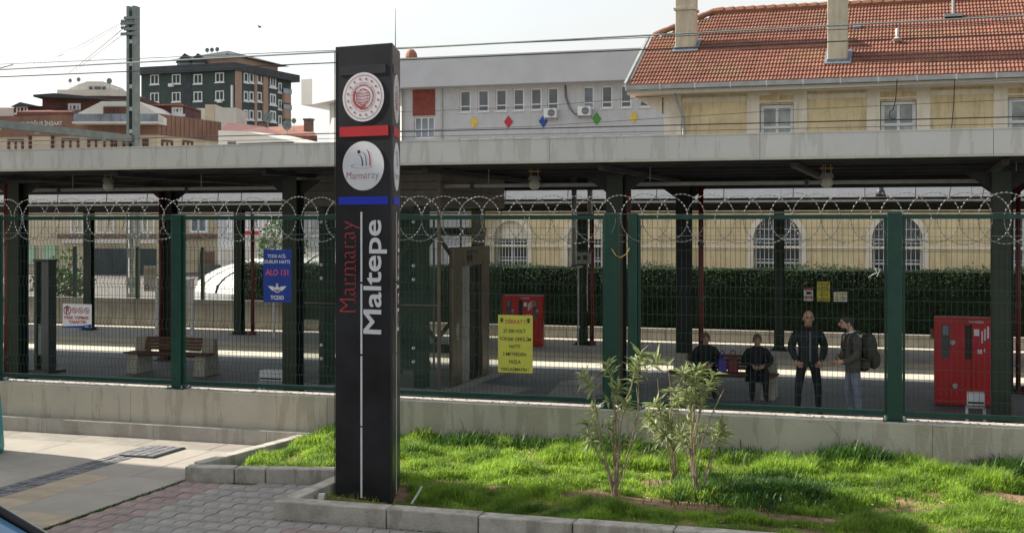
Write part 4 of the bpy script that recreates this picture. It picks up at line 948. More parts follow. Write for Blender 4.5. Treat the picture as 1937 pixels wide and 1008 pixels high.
for i in range(10):
    u = -36+i*2.5
    if u > -16.5: break
    MB().box(u-.05, u+.05, 24.1, 24.2, .02, 1.75).build('post', 'green', bf, world=True)
m = MB(); u = -38
while u < -15.5: m.tube((u,24.15,.05),(u,24.15,1.65),.004,3); u += .10
for z in (.1,.5,.9,1.3,1.65): m.tube((-38,24.15,z),(-15.5,24.15,z),.008,4)
m.build('wire_mesh', 'wire', bf, world=True)
LP = thing('lamp_pole', 'grey pole with two boxes behind the far platform, left of the notice panel', 'pole', (*onv(249, 470, 25).xy, -1.75)); MB().tube((0,0,0),(0,0,5.2),.11,10).build('pole', 'steel', LP); 
for z, w in ((2.1,.28),(3.1,.2),(1.55,.16)): MB().box(-.05,.05+w,-.2,-.1,z,z+.35).build('box', 'gutter', LP)
MB().box(-.1,.7,-.12,.0,3.75,3.95).build('bracket','gutter',LP)
# small trees behind the fence
def small_tree(px, py, v, h, r, label, n=900, seed=1):
    p = onv(px, py, v); R = random.Random(seed); t = thing('small_tree', label, 'tree', (p.x, v, -1.75)); m = MB(); m.path([(0,0,0),(.05,0,h*.3),(0,.05,h*.55)], .07, 6, radii=[.10,.07,.05])
    for i in range(9): a = R.uniform(0,6.28); m.path([(0,0,h*.35+.05*i),(r*.4*math.cos(a),r*.4*math.sin(a),h*.6),(r*.8*math.cos(a),r*.8*math.sin(a),h*R.uniform(.7,1))], .03, 4, radii=[.035,.02,.008])
    m.build('trunk', 'barkm', t); c = MB()
    for i in range(n):
        d = Vector((R.gauss(0,1),R.gauss(0,1),R.gauss(0,1))).normalized()*R.uniform(.45,1)**.5; q = Vector((d.x*r, d.y*r, h*.68+d.z*h*.34)); s = R.uniform(.06,.14); e = Vector((R.gauss(0,1),R.gauss(0,1),R.gauss(0,1))).normalized()*s; g = e.orthogonal().normalized()*s*.6
        c.add([q-e,q-g,q+e,q+g], [(0,1,2,3)])
    c.build('crown', 'hleaf', t)
small_tree(133, 480, 30, 3.2, 1.0, 'small bare branched tree behind the platform fence at the left', 260, 1)
small_tree(535, 450, 40, 4.6, 1.2, 'round green tree behind the blue sign', 700, 2)
small_tree(110, 520, 34, 2.4, 1.2, 'low green bush behind the platform fence at the far left', 900, 3)
# grey and red apartment front behind the blue sign
GB = thing('grey_apartment', 'grey apartment front with dark windows seen between the columns left of the pylon', 'building', (*camw(-17, 95), -1))
F3 = Face(camw((410-CX)/FPX*95, 95), camw((640-CX)/FPX*92, 92)); ublock(412, 640, 395, 620, 8, 'schoolf', 'wall', F3, GB)
for (x0, x1, y0, y1) in ((430,440,402,440),(452,470,404,436),(480,500,404,436),(508,534,404,438),(585,610,404,438)): F3.window(GB, x0, x1, y0, y1, cols=2, t=.12, gl='dglass', sill=False)
m = MB(); F3.pbox(m, 470, 545, 445, 452, 0, 1.0); m.build('balcony_slab', 'pale', GB, world=True)
m = MB(); F3.pbox(m, 470, 500, 437, 444.8, .8, .9); m.build('red_banner', 'dred', GB, world=True)
m = MB(); F3.pbox(m, 425, 640, 470, 560, 0, .6); m.build('ground_storey', 'pale', GB, world=True)
for x0 in (385, 455, 585): m = MB(); F3.pbox(m, x0, x0+40, 500, 545, .61, .7); m.build('shop_opening', 'dglass', GB, world=True)

# ================================================================== CATENARY MAST, BEAM, WIRES
p = onv(252, 260, 25.4); CM = thing('catenary_mast', 'tall grey steel mast with insulators and a beam reaching over the tracks', 'mast', (p.x, 25.4, -1.75)); zt_ = onv(252, 13, 25.4).z+1.75; w = .165
m = MB(); m.box(-w, -w+.10, -w, w, 0, zt_); m.box(w-.10, w, -w, w, 0, zt_); m.build('chord', 'mast', CM)
m = MB(); m.box(-w+.101, w-.101, w-.03, w, 0, zt_); m.build('web', 'mast', CM)
z = .4
while z < zt_-.2: MB().box(-w+.101, w-.101, -w+.01, -w+.03, z, z+.14).build('batten', 'gutter', CM); z += .78
for py in (36, 46, 57, 68 - 4 + 2):
    z = onv(252, py, 25.4).z+1.75; m = MB(); m.box(-.22 if py in (36, 57) else -.35, .36, -w-.08, -w-.002, z-.05, z+.05); m.build('crossarm', 'mast', CM)
for py, k in ((40, 0), (52, 1)):
    z = onv(252, py, 25.4).z+1.75; m = MB()
    for i in range(4): m.tube((-.40+i*.05,-.1,z),(-.375+i*.05,-.1,z),.07,8)
    m.build('insulator', 'lead', CM, smooth=True)
zb = onv(258, 263, 25.4).z; m = MB(); L_ = 16
m.obox((-w, -w-L_, zb+1.75-.10), (2*w*.8,0,0), (0,L_-.003,0), (0,0,.22)); m.build('beam', 'mast', CM)
for i in range(9): m = MB(); m.tube((0,-w-1.5-i*1.7,zb+1.75-.10),(0,-w-1.5-i*1.7,zb+1.75-.17),.06,6); m.build('clamp', 'steel', CM)
m = MB(); m.tube((0,-w-12,zb+1.77),(0,-w-6,zb+3.6),.02,5); m.build('stay_rod', 'steel', CM)
def wire(name, pts, r, label, mt='greyd'):
    c = thing(name, label, 'wire', tuple(pts[0]), 0, 'overhead railway wires'); MB().path(pts, r, 5).build('strand', mt, c, world=True)
def pw(pxs, v):   # a wire parallel to the track: height surveyed at the two ends
    a, b = onv(*pxs[0], v), onv(*pxs[1], v); d = (b-a); return [a-d*.25+Vector((0,0,0))]+[a+d*(i/12)-Vector((0,0,.25*math.sin(math.pi*i/12)*0)) for i in range(13)]+[b+d*.25]
wire('overhead_wire', pw(((0,132),(1937,30)), 17), .022, 'thickest grey overhead wire, topmost across the pylon and both chimneys', 'mast')
wire('overhead_wire', pw(((0,122),(1937,42)), 18.5), .010, 'thin overhead wire just above the thickest one at the left', 'greyd')
wire('overhead_wire', pw(((0,146),(1937,64)), 17), .015, 'dark overhead wire crossing the school fascia and chimney bases', 'greyd')
wire('overhead_wire', pw(((0,268),(1937,221)), 16.8), .014, 'dark contact wire low across the station upper windows', 'greyd')
wire('overhead_wire', pw(((0,276),(1937,234)), 16.6), .007, 'faint thin wire just above the near canopy roof', 'greyd')
wire('overhead_wire', [onv(757, 212, 18), onv(1000, 203, 18), onv(1260, 181, 18), onv(1937, 152, 18)], .006, 'faint thin wire crossing the school windows and station eaves', 'greyd')
wire('overhead_wire', [onv(630, 252, 16.9), onv(1000, 240, 16.9), onv(1500, 208, 16.9), onv(1937, 188, 16.9)], .006, 'faint wire crossing under the school diamonds to the upper windows', 'greyd')
mz = onv(236, 40, 25.3)
wire('guy_wire', [mz, onv(150, 86, 33), onv(60, 122, 42)], .02, 'upper guy wire falling left from the mast insulator', 'steel')
wire('guy_wire', [onv(236, 44, 25.3), onv(150, 92, 33), onv(70, 122, 42)], .016, 'second guy wire falling left from the mast', 'steel')
wire('guy_wire', [onv(236, 52, 25.3), onv(190, 90, 33), onv(130, 138, 42)], .02, 'third guy wire falling left from the lower insulator', 'steel')
wire('guy_wire', [onv(240, 60, 25.3), onv(190, 97, 33), onv(140, 135, 42)], .016, 'lowest and steepest guy wire at the mast', 'steel')
# loose cables hanging over the station front
wire('loose_cable', [onv(1697, 150, 28.6), onv(1694, 190, 28.8), onv(1689, 208, 28.8), onv(1683, 212, 28.8), onv(1682, 222, 28.8), onv(1690, 226, 28.8), onv(1694, 224, 28.8)], .018, 'black loose cable looping in front of the middle upper window', 'ink')
wire('loose_cable', [onv(1806, 150, 28.9), onv(1804, 200, 29.6), onv(1800, 243, 29.6)], .014, 'thin cable hanging down the station front between two windows', 'ink')
# gull
p = at(491, 52, 90); bd = thing('bird', 'tiny dark bird flying in the white sky left of the pylon', 'bird', tuple(p)); bd.scale = (.55,)*3; m = MB(); m.ell((0,0,0), .28, .08, .08, 8, 6); m.build('body', 'greyd', bd, smooth=True)
for s in (-1,1): m = MB(); m.add([(-.1,0,.03),(.1,0,.03),(.05,s*.3,.22),(-.1,s*.62,.1),(-.12,s*.3,.2)], [(0,1,2,4),(4,2,3)]); m.build('wing', 'greyd', bd)
# ================================================================== the building left of the frame whose shade lies over the street side
OB = thing('left_apartment', 'plain five storey apartment house outside the left edge that shades the street', 'building', (-22, -10, 0))
zb_ = 12.7
m = MB().box(-30, -16, -26, -.62, 0, zb_); m.build('wall', 'sand_r', OB, world=True)
MB().box(-30.2, -15.8, -26.2, -.55, zb_+.002, zb_+.3).build('roof', 'roofred', OB, world=True)
for fl in range(4):
    for j in range(7):
        fr = MB().box(-15.98, -15.9, -24+j*3.3, -22.6+j*3.3, 1.2+fl*3, 2.6+fl*3).build('window', 'pvc', OB, world=True); MB().box(-15.97, -15.88, -23.9+j*3.3, -22.7+j*3.3, 1.3+fl*3, 2.5+fl*3).build('pane', 'dglass', fr, world=True)
# ================================================================== STATION PYLON (three sided)
PL0, PN0, PB0 = camw(-1.598, 11.38), camw(-1.047, 11.10), camw(-1.035, 11.76)
Z0P, Z1P = .02, 4.09
py_ = thing('station_pylon', 'tall black three sided station pylon with two round white logos and vertical lettering', 'pylon', (PN0[0], PN0[1], 0))
cen = Vector((*PL0, 0))/3+Vector((*PN0, 0))/3+Vector((*PB0, 0))/3
body = [Vector((*p, 0)) for p in (PL0, PN0, PB0)]
def cutc(pts, r):
    out = []
    for i, p in enumerate(pts):
        a = (pts[i-1]-p).normalized(); b = (pts[(i+1) % 3]-p).normalized(); out += [p+a*r, p+b*r]
    return [(q.x, q.y) for q in out]
MB().prism(cutc(body, .018), Z0P, Z1P).build('body', 'pyl', py_, world=True, bevel=.003)
MB().prism(cutc([cen+(p-cen)*.93 for p in body], .02), -.05, Z0P-.001).build('plinth', 'greyd', py_, world=True)
FPf, FPs = Face(PL0, PN0), Face(PN0, PB0)
def pq(F, x, y): return F.hit(x, y)
def plate(F, poly, mt, nm, o0=.001, o1=.005, parent=py_):
    m = MB(); n = len(poly); m.add([F.P(a, z, o1) for a, z in poly]+[F.P(a, z, o0) for a, z in poly], [tuple(range(n))]+[(i, n+i, n+(i+1)%n, (i+1)%n) for i in range(n)])
    return m.build(nm, mt, parent, world=True)
def recta(a0, a1, z0, z1): return [(a0,z0),(a1,z0),(a1,z1),(a0,z1)]
def circ(a, z, r, n=40): return [(a+r*math.cos(2*math.pi*i/n), z+r*math.sin(2*math.pi*i/n)) for i in range(n)]
def ring(F, a, z, r0, r1, mt, nm, par, o=.007, n=40, t0=0, t1=2*math.pi, sx=1, sz=1, rot=0):
    m = MB()
    for i in range(n):
        p, q = t0+(t1-t0)*i/n, t0+(t1-t0)*(i+1)/n
        def pt(r, t):
            x, y = r*math.cos(t)*sx, r*math.sin(t)*sz; x, y = x*math.cos(rot)-y*math.sin(rot), x*math.sin(rot)+y*math.cos(rot); return F.P(a+x, z+y, o)
        m.add([pt(r0,p), pt(r1,p), pt(r1,q), pt(r0,q)], [(0,1,2,3)])
    return m.build(nm, mt, par, world=True)
def star(a, z, r): return [(a+(r if i % 2 == 0 else r*.42)*math.cos(math.pi/2+math.pi*i/5), z+(r if i % 2 == 0 else r*.42)*math.sin(math.pi/2+math.pi*i/5)) for i in range(10)]
WF = FPf.len
za, zb2 = 3.685, 3.065     # disc centres from the photo
aC, z1c = pq(FPf, 687, 184); _, z2c = pq(FPf, 688, 314); aC = (aC+pq(FPf, 688, 314)[0])/2; R_ = (pq(FPf, 688, 268)[1]-pq(FPf, 688, 361)[1])/2
def logos(F, aC, full=True):
    plate(F, recta(aC-.245, aC+.235, 3.83, 3.91), 'pyl_side', 'lamp_strip')
    plate(F, circ(aC, z1c, R_), 'white', 'emblem_disc', .001, .006)
    plate(F, circ(aC, z2c, R_), 'white', 'logo_disc', .001, .006)
    ring(F, aC, z1c, R_*.875, R_*.90, 'redink', 'emblem_ring', py_)
    ring(F, aC, z1c, R_*.585, R_*.60, 'redink', 'emblem_ring', py_, o=.0072)
    ring(F, aC, z1c, R_*.46, R_*.50, 'redink', 'emblem_lettering', py_, o=.0071, n=44)
    for i in range(16):
        t = math.pi*2*(i+.5)/16; m = MB(); pts = star(aC+R_*.74*math.cos(t), z1c+R_*.74*math.sin(t), R_*.075); c = F.P(aC+R_*.74*math.cos(t), z1c+R_*.74*math.sin(t), .0075)
        q = [F.P(x, y, .0075) for x, y in pts]; m.add([c]+q, [(0, 1+k, 1+(k+1) % 10) for k in range(10)]); m.build('star', 'redink', py_, world=True)
    # little glyph ticks make the round lettering
    m = MB()
    for i in range(52):
        t = 2*math.pi*i/52
        if i % 9 == 8: continue
        r0, r1 = R_*.50, R_*.555; w = .010
        P = lambda r, t: F.P(aC+r*math.cos(t), z1c+r*math.sin(t), .0073)
        m.add([P(r0,t-w*2),P(r1,t-w*2),P(r1,t+w*2),P(r0,t+w*2)], [(0,1,2,3)])
    m.build('round_lettering', 'redink', py_, world=True)
    rg = R_*.34
    for k, sx in enumerate((1, .62, .22)): ring(F, aC, z1c, rg*.93, rg*1.02, 'redink', 'globe_meridian', py_, o=.0076+k*.0002, sx=sx)
    for k, h in enumerate((-.55, -.2, .18, .52)):
        w = rg*math.sqrt(1-h*h); m = MB()
        for i in range(8):
            x0, x1 = -w+2*w*i/8, -w+2*w*(i+1)/8; f = lambda x: h*rg-rg*.10*(1-(x/w)**2)
            m.add([F.P(aC+x0,z1c+f(x0)-.004,.0082),F.P(aC+x1,z1c+f(x1)-.004,.0082),F.P(aC+x1,z1c+f(x1)+.004,.0082),F.P(aC+x0,z1c+f(x0)+.004,.0082)], [(0,1,2,3)])
        m.build('globe_parallel', 'redink', py_, world=True)
    ring(F, aC-.01, z1c-.005, rg*1.0, rg*1.25, 'redink', 'globe_crescent', py_, o=.0084, t0=2.4, t1=5.2)
    # second disc: three leaning arcs, dots, swoosh, name
    ring(F, aC-.008, z2c+.00, R_*.50, R_*.535, 'navy', 'swoosh', py_, o=.0075, t0=math.pi*.75, t1=math.pi*1.9, sz=.20)
    for k, (dx, mt_, h) in enumerate(((-.035, 'navy', .10), (.005, 'greytext', .125), (.045, 'redink', .145))):
        m = MB(); prev = None
        for i in range(9):
            t = i/8; x = aC+dx-.028+.055*math.sin(t*1.7); z = z2c+.02+h*math.cos((1-t)*0)*(t if True else 0)*(1)
            x = aC+dx+.03-.05*t**2.2; z = z2c+.00+h*math.sin(t*math.pi/2)
            w = .0065*(1.1-t*.4)
            cur = (F.P(x-w, z, .0078+k*.0001), F.P(x+w, z, .0078+k*.0001))
            if prev: m.add([prev[0], prev[1], cur[1], cur[0]], [(0,1,2,3)])
            prev = cur
        m.build('logo_arc', mt_, py_, world=True)
    plate(F, circ(aC-.045, z2c+.125, .016, 14), 'ink', 'logo_dot', .0065, .0079)
    wn_ = R_*1.6; O = F.P(aC-wn_/2, z2c-.115, .008)
    lettering('Marm', 'redink', py_, O, F.d*wn_*.52, Vector((0,0,.062)), bold=-.012)
    lettering('aray', 'greytext', py_, F.P(aC-wn_/2+wn_*.53, z2c-.135, .008), F.d*wn_*.45, Vector((0,0,.067)), bold=-.012)
logos(FPf, aC)
def bar(F, a0, a1, z0, z1, mt): return plate(F, recta(a0, a1, z0, z1), mt, 'colour_bar', .001, .006)
rb = FPf.rect(643, 735, 239, 258); bar(FPf, *rb, 'redv'); bb_ = FPf.rect(641, 735, 372, 387); bar(FPf, *bb_, 'bluev')
aL = pq(FPf, 684, 600)[0]
for y0, y1 in ((401, 533), (537, 669), (673, 805), (808, 941)):
    z1_, z0_ = pq(FPf, 684, y0)[1], pq(FPf, 684, y1)[1]; plate(FPf, recta(aL-.009, aL+.009, z0_, z1_), 'white', 'line_mark', .001, .005)
def vtext(F, body, mt, x_left, x_right, y_top, y_bot, bold, nm='lettering', a=None, spacing=1.0, oo=0):
    a0 = pq(F, x_left, (y_top+y_bot)/2)[0] if a is None else a[0]; a1 = pq(F, x_right, (y_top+y_bot)/2)[0] if a is None else a[1]
    zt, zb = pq(FPf, (x_left+x_right)/2, y_top)[1], pq(FPf, (x_left+x_right)/2, y_bot)[1]
    # baseline runs up the right hand side, letters' tops point left
    O = F.P(a1, zb, .006+oo); return lettering(body, mt, py_, O, Vector((0,0,zt-zb)), F.d*(a0-a1), bold=bold, name=nm, spacing=spacing)
for q_, r_2, o_ in ((-.8, -.8, 0), (.8, -.8, 1), (-.8, .8, 2), (.8, .8, 3)): vtext(FPf, 'Maltepe', 'white', 689+q_, 732+q_, 417+r_2, 631+r_2, 0, spacing=.98, oo=o_*.0006)
# serif lettering: thin face with drawn serifs
def serif_word(F, a_top, a_base, zb, zt, mt='redink'):
    vs, fs, asp = text_mesh('Marmaray', bold=-.018, spacing=1.04)
    O = F.P(a_base, zb, .006); ax = Vector((0,0,zt-zb)); ay = F.d*(a_top-a_base); m = MB(); m.add([O+ax*x+ay*y for x, y in vs], fs)
    # stems of the letters get feet
    ybase = .215
    for x in (.012, .105, .165, .205, .275, .315, .36, .40, .46, .50, .565, .625, .672, .725, .775, .825):
        m.add([O+ax*(x-.012)+ay*(ybase-.012), O+ax*(x+.020)+ay*(ybase-.012), O+ax*(x+.020)+ay*(ybase+.018), O+ax*(x-.012)+ay*(ybase+.018)], [(0,1,2,3)])
    return m.build('lettering', mt, py_, world=True)
a0, a1 = pq(FPf, 643, 500)[0], pq(FPf, 681, 500)[0]; serif_word(FPf, a0, a1, pq(FPf, 656, 590)[1], pq(FPf, 656, 418)[1])
# right hand side carries the same signs
sC = FPs.len*.47
logos(FPs, sC)
bar(FPs, sC-.24, sC+.22, rb[2], rb[3], 'redv'); bar(FPs, sC-.24, sC+.22, bb_[2], bb_[3], 'bluev')
for y0, y1 in ((401, 533), (537, 669), (673, 805), (808, 941)):
    z1_, z0_ = pq(FPf, 684, y0)[1], pq(FPf, 684, y1)[1]; plate(FPs, recta(sC-.012, sC+.006, z0_, z1_), 'white', 'line_mark', .001, .005)
vtext(FPs, 'Maltepe', 'white', 689, 732, 417, 631, 0, a=(sC+.03, sC+.215))
serif_word(FPs, sC-.21, sC-.02, pq(FPf, 656, 590)[1], pq(FPf, 656, 418)[1])
for F, a in ((FPf, .012), (FPf, WF-.012)):
    plate(F, recta(a-.004, a+.004, .05, 4.05), 'pyl_side', 'edge_trim', .001, .003)
# ================================================================== SIGNS ON THE FENCE
FF_ = Face((-13, .255), (12, .255))
def sign_box(nm, label, cat, rect, mt, F=FF_, th=.006, group=None):
    a0, a1, z0, z1 = F.rect(*rect); c = F.P((a0+a1)/2, z0, .0); t = thing(nm, label, cat, tuple(c), 0, group)
    m = MB(); F.box(m, a0, a1, z0, z1, -th, 0); m.build('panel', mt, t, world=True, bevel=.002); return t, (a0, a1, z0, z1)
def row(F, t, r, body, x0, x1, y0, y1, mt, bold=.0, o=.002, spacing=1):
    """line of lettering placed in fractions of the sign"""
    a0, a1, z0, z1 = r; W_, H_ = a1-a0, z1-z0
    return lettering(body, mt, t, F.P(a0+W_*x0, z1-H_*y1, o), F.d*W_*(x1-x0), Vector((0,0,H_*(y1-y0))), bold=bold, spacing=spacing)
t, r = sign_box('emergency_sign', 'blue upright sign with white TCDD lettering and red ALO 131 on the fence', 'sign', (498, 551, 472, 572), 'navy')
row(FF_, t, r, 'TCDD ACİL', .16, .82, .075, .155, 'white', .02); row(FF_, t, r, 'DURUM HATTI', .05, .95, .20, .265, 'white', .02)
row(FF_, t, r, 'ALO 131', .09, .90, .375, .49, 'pinkred', .02, .003); row(FF_, t, r, 'TCDD', .26, .74, .87, .945, 'white', .03)
a0, a1, z0, z1 = r; cx_, cz_ = (a0+a1)/2, z1-(z1-z0)*.74
def plt(F, poly, mt, nm, par, o=.002):
    m = MB(); c = F.P(sum(p[0] for p in poly)/len(poly), sum(p[1] for p in poly)/len(poly), o); q = [F.P(x, y, o) for x, y in poly]; n = len(q); m.add([c]+q, [(0, 1+k, 1+(k+1) % n) for k in range(n)]); return m.build(nm, mt, par, world=True)
for s in (-1, 1):
    plt(FF_, [(cx_+s*.02, cz_-.02), (cx_+s*.055, cz_-.025), (cx_+s*.085, cz_-.005), (cx_+s*.118, cz_+.03), (cx_+s*.06, cz_+.028), (cx_+s*.02, cz_+.012)][::s], 'white', 'emblem_wing', t)
ring(FF_, cx_, cz_, .030, .046, 'white', 'emblem_crescent', t, o=.0030, t0=math.pi*.9, t1=math.pi*2.1); ring(FF_, cx_, cz_+.002, .036, .042, 'redink', 'emblem_crescent', t, o=.0036, t0=math.pi*.95, t1=math.pi*2.05)
plt(FF_, circ(cx_, cz_+.008, .022, 16), 'white', 'emblem_wheel', t, .0034); plt(FF_, circ(cx_, cz_+.045, .016, 12), 'white', 'emblem_cap', t, .003); plt(FF_, star(cx_, cz_+.045, .012), 'redink', 'emblem_star', t, .004)
t, r = sign_box('no_parking_sign', 'white no parking sign with red circles and blue bottom edge on the fence', 'sign', (118.5, 173, 575, 620), 'white')
row(FF_, t, r, 'PARK YAPMAK', .07, .92, .50, .64, 'redink', .03); row(FF_, t, r, 'YASAKTIR!', .21, .83, .68, .82, 'redink', .03)
a0, a1, z0, z1 = r; W_, H_ = a1-a0, z1-z0
plt(FF_, [(a0, z0), (a1, z0), (a1, z0+H_*.17), (a0+W_*.7, z0+H_*.10), (a0, z0+H_*.055)], 'navy', 'blue_edge', t, .001)
for i, x in enumerate((.17, .42, .63, .84)):
    rr = .135*W_ if i == 0 else .09*W_; c_ = (a0+W_*x, z1-H_*.27); ring(FF_, c_[0], c_[1], rr*.78, rr, 'redink', 'prohibition_ring', t, o=.003, n=24)
    if i == 0: row(FF_, t, r, 'P', .12, .22, .13, .41, 'ink', .03)
    k = rr*.9/1.414; plt(FF_, [(c_[0]-k-.002, c_[1]+k-.003), (c_[0]+k-.002, c_[1]-k-.003), (c_[0]+k+.002, c_[1]-k+.003), (c_[0]-k+.002, c_[1]+k+.003)], 'redink', 'prohibition_bar', t, .0035)
    if i: m = MB(); FF_.box(m, c_[0]-rr*.3, c_[0]+rr*.3, c_[1]-rr*.2, c_[1]+rr*.2, .001, .002); m.build('vehicle_mark', 'ink', t, world=True)
row(FF_, t, r, 'İBB', .78, .90, .90, .96, 'white', .02)
WARN = [('DİKKAT !', .22, .78, .055, .145, 'redink', .02), ('27 500 VOLT', .16, .80, .245, .305, 'ink', .01), ('YÜKSEK GERİLİM', .04, .95, .365, .445, 'ink', .01), ('HATTI', .33, .64, .51, .57, 'ink', .01), ('2 METREDEN', .14, .82, .645, .705, 'ink', .01), ('FAZLA', .32, .66, .775, .84, 'ink', .01), ('YAKLAŞMAYIN !', .07, .90, .905, .985, 'ink', .01)]
def warning(F, label, rect):
    t, r = sign_box('warning_sign', label, 'sign', rect, 'yel', F)
    a0, a1, z0, z1 = r; W_, H_ = a1-a0, z1-z0
    for b in WARN: row(F, t, r, b[0], b[1], b[2], b[3], b[4], b[5], b[6])
    for x in (.11, .88):
        c_ = (a0+W_*x, z1-H_*.09); plt(F, circ(c_[0], c_[1]+.006, W_*.05, 12), 'ink', 'skull', t, .002); m = MB(); F.box(m, c_[0]-W_*.025, c_[0]+W_*.025, c_[1]-W_*.06, c_[1], .001, .0022); m.build('jaw', 'ink', t, world=True)
        for s in (-1, 1): plt(F, [(c_[0]-W_*.06, c_[1]-W_*.05*s-.002-W_*.03), (c_[0]-W_*.06, c_[1]-W_*.05*s+.002-W_*.03), (c_[0]+W_*.06, c_[1]+W_*.05*s+.002-W_*.03), (c_[0]+W_*.06, c_[1]+W_*.05*s-.002-W_*.03)], 'ink', 'crossbone', t, .0024)
        for s in (-1, 1): plt(F, circ(c_[0]+s*W_*.02, c_[1]+.008, W_*.012, 8), 'yel', 'eye', t, .003)
    return t
warning(FF_, 'large yellow warning sign reading DİKKAT 27 500 VOLT on the near fence', (942, 1007.5, 596, 705))
FH = Face((-20, 24.33), (20, 24.33))
warning(FH, 'small yellow high voltage sign on the hedge between two white notices', (1545, 1570, 533, 570))
t, r = sign_box('prohibition_notice', 'small white and red notice on the hedge left of the yellow sign', 'sign', (1520.5, 1538, 544, 569), 'white', FH)
a0, a1, z0, z1 = r; m = MB(); FH.box(m, a0, a1, z1-.07, z1, .001, .004); FH.box(m, a0, a1, z0+.08, z0+.12, .001, .004); m.build('red_band', 'redink', t, world=True); row(FH, t, r, 'GİRMEK', .1, .9, .62, .78, 'redink', .02); m = MB(); FH.box(m, a0+.08, a1-.06, (z0+z1)/2, (z0+z1)/2+.07, .001, .004); m.build('figure_mark', 'ink', t, world=True)
t, r = sign_box('voltage_notice', 'small white notice with yellow triangle on the hedge right of the yellow sign', 'sign', (1577, 1602.5, 552, 570.5), 'white', FH)
a0, a1, z0, z1 = r; plt(FH, [(a0+.03, z0+.05), (a0+.13, z0+.05), (a0+.08, z1-.04)], 'yel', 'triangle_mark', t, .003); m = MB(); FH.box(m, a0+.16, a1-.03, z1-.09, z1-.02, .001, .004); m.build('yellow_band', 'yel', t, world=True); row(FH, t, r, 'YÜKSEK', .45, .95, .50, .68, 'ink', .02)
# ================================================================== LIFT SHAFT
LS = thing('lift_shaft', 'glass lift shaft with olive steel frame and steel door unit behind the fence', 'lift', (-5.6, 10.6, ZP))
U0, U1, V0, V1 = -7.0, -4.22, 8.85, 12.5; TOP = 3.45
def bx(nm, mt, *c, bevel=0): return MB().box(*c).build(nm, mt, LS, world=True, bevel=bevel)
bx('base_slab', 'plat_light', U0-.05, U1+.12, V0-.1, V1+.1, ZP, ZP+.10)
for u in (U0+.40, U1-.45): 
    for v in (V0+.25, V1-.25): bx('corner_post', 'olive', u-.11, u+.11, v-.12, v+.12, ZP+.1, TOP)
for z in (-.1, 1.05, 2.35): 
    bx('ring_beam', 'olive', U0+.3, U1-.3, V0+.16, V0+.30, z-.09, z+.09); bx('ring_beam', 'olive', U0+.3, U1-.3, V1-.3, V1-.16, z-.09, z+.09)
for (z0, z1) in ((1.15, 2.25), (.0, .95)):
    for (ua, ub) in ((U0+.55, (U0+U1)/2), ((U0+U1)/2, U1-.6)):
        a, b = (ua, ub) if (z0 > 1) == (ua < -6) else (ub, ua)
        MB().obox((a, V0+.2, z1 if z0 > 1 else z0), (b-a, 0, (z0-z1) if z0 > 1 else (z1-z0)), (0, .05, 0), (0, 0, .13)).build('brace', 'olive', LS, world=True)
        MB().obox((a, V1-.25, z0), (b-a, 0, (z1-z0)), (0, .05, 0), (0, 0, .13)).build('brace', 'olive', LS, world=True)
bx('centre_post', 'olive', -5.35, -5.2, V0+.18, V0+.3, ZP+.1, TOP)
for x in (-5.9, -5.55, -4.95): bx('guide_rail', 'cond', x, x+.03, V1-.6, V1-.56, ZP+.1, 2.6)
bx('counterweight', 'black', -5.9, -5.2, V0+.5, V0+.6, -.3, 1.9)
# glazing: bolted panes, mid joint at z 1.05
for (z0, z1) in ((ZP+.12, 1.02), (1.04, 2.28), (2.30, 2.82)):
    bx('glass_pane', 'glass', U0+.05, -5.62, V0-.012, V0, z0, z1); bx('glass_pane', 'glass', -5.60, U1-.03, V0-.012, V0, z0, z1)
    bx('glass_pane', 'glass', U1-.012, U1, V0+.03, 9.3, z0, z1); bx('glass_pane', 'glass', U1-.012, U1, 11.45, V1, z0, z1)
bx('glass_pane', 'glass', U1-.012, U1, 9.32, 11.43, 2.10, 2.82)
for u in (U0+.02, U1): 
    bx('corner_trim', 'taupe', u-.03, u+.03, V0-.05, V0-.013, ZP+.1, TOP)
bx('transom', 'taupe', U0+.06, U1-.04, V0-.04, V0-.013, 1.02, 1.045)
for u in (U0+.42, U1-.5):
    for z in (.0,.25,1.5,1.75,2.55):
        MB().tube((u, V0-.045, z), (u, V0-.0125, z), .03, 8).build('glass_bolt', 'white', LS, world=True)
# cladding above
k = 0; z = 2.84
while z < TOP: MB().box(U0-.02, U1+.05, V0-.04, V1, z, z+.145).build('cladding_strip', 'clad', LS, world=True, bevel=.01); z += .15
# steel door unit on the right hand side
bx('door_header', 'taupe', U1+.001, U1+.09, 9.32, 11.43, 1.72, 2.08, bevel=.01)
bx('door_jamb', 'taupe', U1+.001, U1+.08, 9.32, 9.85, ZP+.1, 1.719, bevel=.01); bx('door_jamb', 'taupe', U1+.001, U1+.08, 11.0, 11.43, ZP+.1, 1.719, bevel=.01)
bx('door_leaf', 'steel', U1-.02, U1+.02, 9.86, 10.40, ZP+.1, 1.70); bx('door_opening', 'black', U1-.019, U1+.0, 10.41, 10.99, ZP+.1, 1.70)
bx('floor_display', 'black', U1+.091, U1+.10, 10.1, 10.35, 1.80, 1.92); bx('call_panel', 'steel', U1+.081, U1+.09, 9.5, 9.62, .35, .65)
m = MB(); FX = Face((U1+.092, 9.32), (U1+.092, 11.43)); lettering('ASANSÖR', 'ink', LS, FX.P(.75, 1.95, .002), FX.d*.6, Vector((0,0,.07)), bold=.01)
